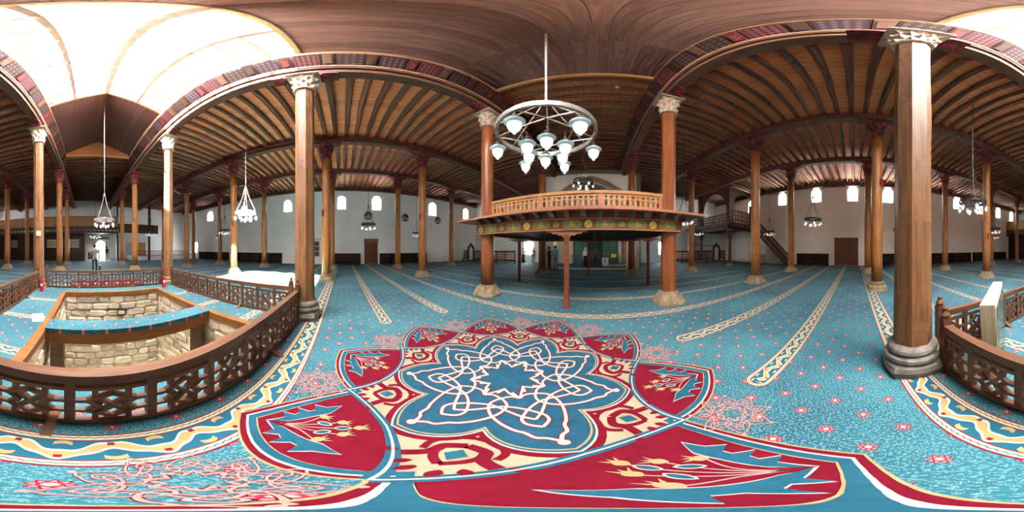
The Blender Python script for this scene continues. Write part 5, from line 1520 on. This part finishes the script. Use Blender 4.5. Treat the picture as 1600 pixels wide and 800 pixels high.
ib = empty('display_board', (1.37, -1.67, 0)); tag(ib, 'pale box-framed display board with glossy picture, standing across the railing corner', 'display board')
ib.rotation_euler = (0, R(3), R(35))
bx('frame', 'board_pale', -0.06, 0.09, -0.60, 0.60, 0.02, 1.0, ib); bx('picture', 'print_photo', -0.068, -0.06, -0.55, 0.55, 0.07, 0.95, ib); bx('glass', 'barrier_glass', -0.075, -0.07, -0.58, 0.58, 0.05, 0.97, ib)
for x, y, z, r_, lab in ((1.05, -3.4, 0.0, 0.35, 'white paper sheet lying on the carpet beside the pit curb'),):
    s = bx('paper_sheet', 'white_sign', -0.13, 0.13, -0.22, 0.22, 0.002, 0.008, None, loc=(x, y, z), rot=(0, 0, r_)); tag(s, lab, 'paper')
rg_ = empty('prayer_rug', (-0.9, -7.3, 0)); tag(rg_, 'red and pink patterned rug lying behind the far pit railing', 'rug')
bx('ground', 'pile_red', -1.6, 1.6, -0.7, 0.6, 0.004, 0.014, rg_)
for k in range(7): MB().poly([(-1.35 + k * 0.45 + 0.17 * math.cos(i * PI / 4), 0.17 * math.sin(i * PI / 4) * (1 if i % 2 else 1.6)) for i in range(8)], 0.0155).build('motif', 'pile_rose', rg_)

# ================================================================== PEOPLE
def person(x, y, face, label, top, legs, hair='hair_dark', H=1.72, step=0.0, skirt=None, scarf=False, bag=False, bend=0.0):
    """one continuous skinned body; face = heading in degrees (0 looks along +Y)"""
    s = H / 1.72
    J = {}; E_ = []; RAD = []
    def v(n, p, r, link=None):
        J[n] = len(J); RAD.append((Vector(p) * s, r * s)); 
        if link: E_.append((J[link], J[n]))
    v('pel', (0, 0, 0.95), (0.145)); v('bel', (0, 0.0, 1.1), 0.135, 'pel'); v('che', (0, -0.005, 1.28), 0.15, 'bel'); v('upc', (0, -0.01, 1.4), 0.12, 'che')
    v('nek', (0, 0.0, 1.49), 0.056, 'upc'); v('jaw', (0, 0.02, 1.56), 0.07, 'nek'); v('hed', (0, 0.012, 1.645), 0.09, 'jaw'); v('crn', (0, 0.0, 1.70), 0.06, 'hed')
    v('nos', (0, 0.10, 1.60), 0.014, 'jaw')
    for sg, n in ((-1, 'l'), (1, 'r')):
        sw_ = sg * step
        v('sh' + n, (sg * 0.17, -0.01, 1.40), 0.07, 'upc'); v('el' + n, (sg * 0.235, -0.03 - sw_ * 0.3, 1.13), 0.046, 'sh' + n)
        v('wr' + n, (sg * 0.245, 0.04 - sw_ * 0.5, 0.90), 0.030, 'el' + n); v('pa' + n, (sg * 0.245, 0.055 - sw_ * 0.5, 0.83), 0.034, 'wr' + n)
        for k in range(4):
            q = 0.033 - 0.022 * k
            v('f%d%s' % (k, n), (sg * 0.245, 0.06 - sw_ * 0.5 + q, 0.765), 0.0095, 'pa' + n); v('g%d%s' % (k, n), (sg * 0.238, 0.065 - sw_ * 0.5 + q, 0.72 + (0.012 if k in (0, 3) else 0)), 0.0085, 'f%d%s' % (k, n))
        v('th' + n, (sg * 0.225, 0.10 - sw_ * 0.5, 0.81), 0.011, 'pa' + n)
        v('hp' + n, (sg * 0.09, 0, 0.90), 0.105, 'pel'); v('kn' + n, (sg * 0.10, 0.02 + sw_ * 0.6, 0.50), 0.065, 'hp' + n); v('an' + n, (sg * 0.10, -0.02 + sw_ * 1.0, 0.09), 0.045, 'kn' + n)
        v('to' + n, (sg * 0.115, 0.14 + sw_ * 1.0, 0.045), 0.042, 'an' + n)
    me = bpy.data.meshes.new('body'); me.from_pydata([p for p, r in RAD], E_, [])
    ob = bpy.data.objects.new('body', me); col.objects.link(ob)
    sk = ob.modifiers.new('skin', 'SKIN'); sk.use_smooth_shade = True
    for d_, (p, r) in zip(me.skin_vertices[0].data, RAD): d_.radius = (r, r * 0.82 if r > 0.1 * s else r)
    me.skin_vertices[0].data[0].use_root = True
    sb_ = ob.modifiers.new('sub', 'SUBSURF'); sb_.levels = 1; sb_.render_levels = 1
    dg = bpy.context.evaluated_depsgraph_get(); dg.update()
    nm = bpy.data.meshes.new_from_object(ob.evaluated_get(dg)); bpy.data.objects.remove(ob)
    nm.name = 'person'; nm.materials.clear()
    for m in (top, legs, 'skin', 'black_plastic'): nm.materials.append(M[m])
    for f in nm.polygons:
        c = f.center / s
        f.material_index = 2 if c.z > 1.475 else (2 if abs(c.x) > 0.185 and c.z < 0.93 else (0 if (c.z > 0.93 or (abs(c.x) > 0.19 and c.z > 0.9)) else (1 if c.z > 0.085 else 3)))
        f.use_smooth = True
    o = place('person', nm, None, (x, y, 0), (0, 0, -R(face)))
    tag(o, label, 'person')
    hb_ = MB()
    if scarf: hb_.lathe([(0.10 * s, 1.42 * s), (0.125 * s, 1.5 * s), (0.115 * s, 1.6 * s), (0.118 * s, 1.68 * s), (0.09 * s, 1.745 * s), (0.03 * s, 1.77 * s)], 14, (0, -0.022 * s))
    else: hb_.lathe([(0.07 * s, 1.58 * s), (0.094 * s, 1.63 * s), (0.1 * s, 1.69 * s), (0.075 * s, 1.745 * s), (0.025 * s, 1.765 * s)], 14, (0, -0.022 * s))
    hb_.build('headscarf' if scarf else 'hair', hair, o, smooth=True)
    for sg in (-1, 1): MB().lathe([(0.002, -0.01), (0.011, 0), (0.002, 0.01)], 6).build('eye', 'black_plastic', o, (sg * 0.033 * s, 0.092 * s, 1.625 * s))
    if skirt: MB().lathe([(0.24 * s, 0.06), (0.22 * s, 0.4), (0.17 * s, 0.85 * s), (0.145 * s, 1.02 * s)], 16).build('skirt', skirt, o, smooth=True)
    return o
person(-0.46, -9.6, 182, 'person in a grey shirt and dark trousers walking towards the entrance, holding a bag', 'cloth_grey', 'cloth_dark', H=1.78, step=0.1)
hb2 = empty('hand_bag', (-0.46 - 0.30, -9.66, 0.30)); tag(hb2, 'black bag held in the hand of the grey shirted person', 'bag')
bx('body', 'black_plastic', -0.05, 0.05, -0.16, 0.16, 0, 0.3, hb2); MB().tube(spline([(0, -0.08, 0.29), (0, -0.06, 0.40), (0, 0.06, 0.40), (0, 0.08, 0.29)], 4), 0.01, 6).build('handle', 'black_plastic', hb2)
person(-2.42, -19.7, 185, 'person in a navy jacket and khaki trousers standing before the bright entrance doorway', 'cloth_navy', 'cloth_khaki', H=1.8, step=0.06)
person(-1.72, -23.3, 170, 'person in pale rose clothing inside the entrance doorway', 'cloth_rose', 'cloth_khaki', H=1.65)
person(-3.30, 12.1, 20, 'person in a bright blue shirt and grey trousers facing the prayer niche', 'cloth_blue', 'cloth_steel', H=1.74)
person(-3.78, 12.0, 40, 'person in black standing close behind the blue shirted visitor', 'cloth_dark', 'cloth_dark', H=1.66)
person(-1.18, 14.25, 5, 'person with pale headscarf and long black skirt at the glass barrier', 'cloth_pale', 'cloth_dark', 'cloth_pale', 1.62, scarf=True, skirt='cloth_dark')
person(-0.30, 14.3, -5, 'person with brown headscarf and dark clothes at the glass barrier', 'cloth_brown', 'cloth_dark', 'cloth_brown', 1.64, scarf=True)
person(-6.75, 15.9, -20, 'person in a rose shirt near the low front window', 'cloth_rose', 'cloth_brown', H=1.64)
person(-8.15, 16.3, 10, 'person in a cream top and dark skirt in front of the low front window', 'cloth_cream', 'cloth_dark', H=1.6, skirt='cloth_dark')
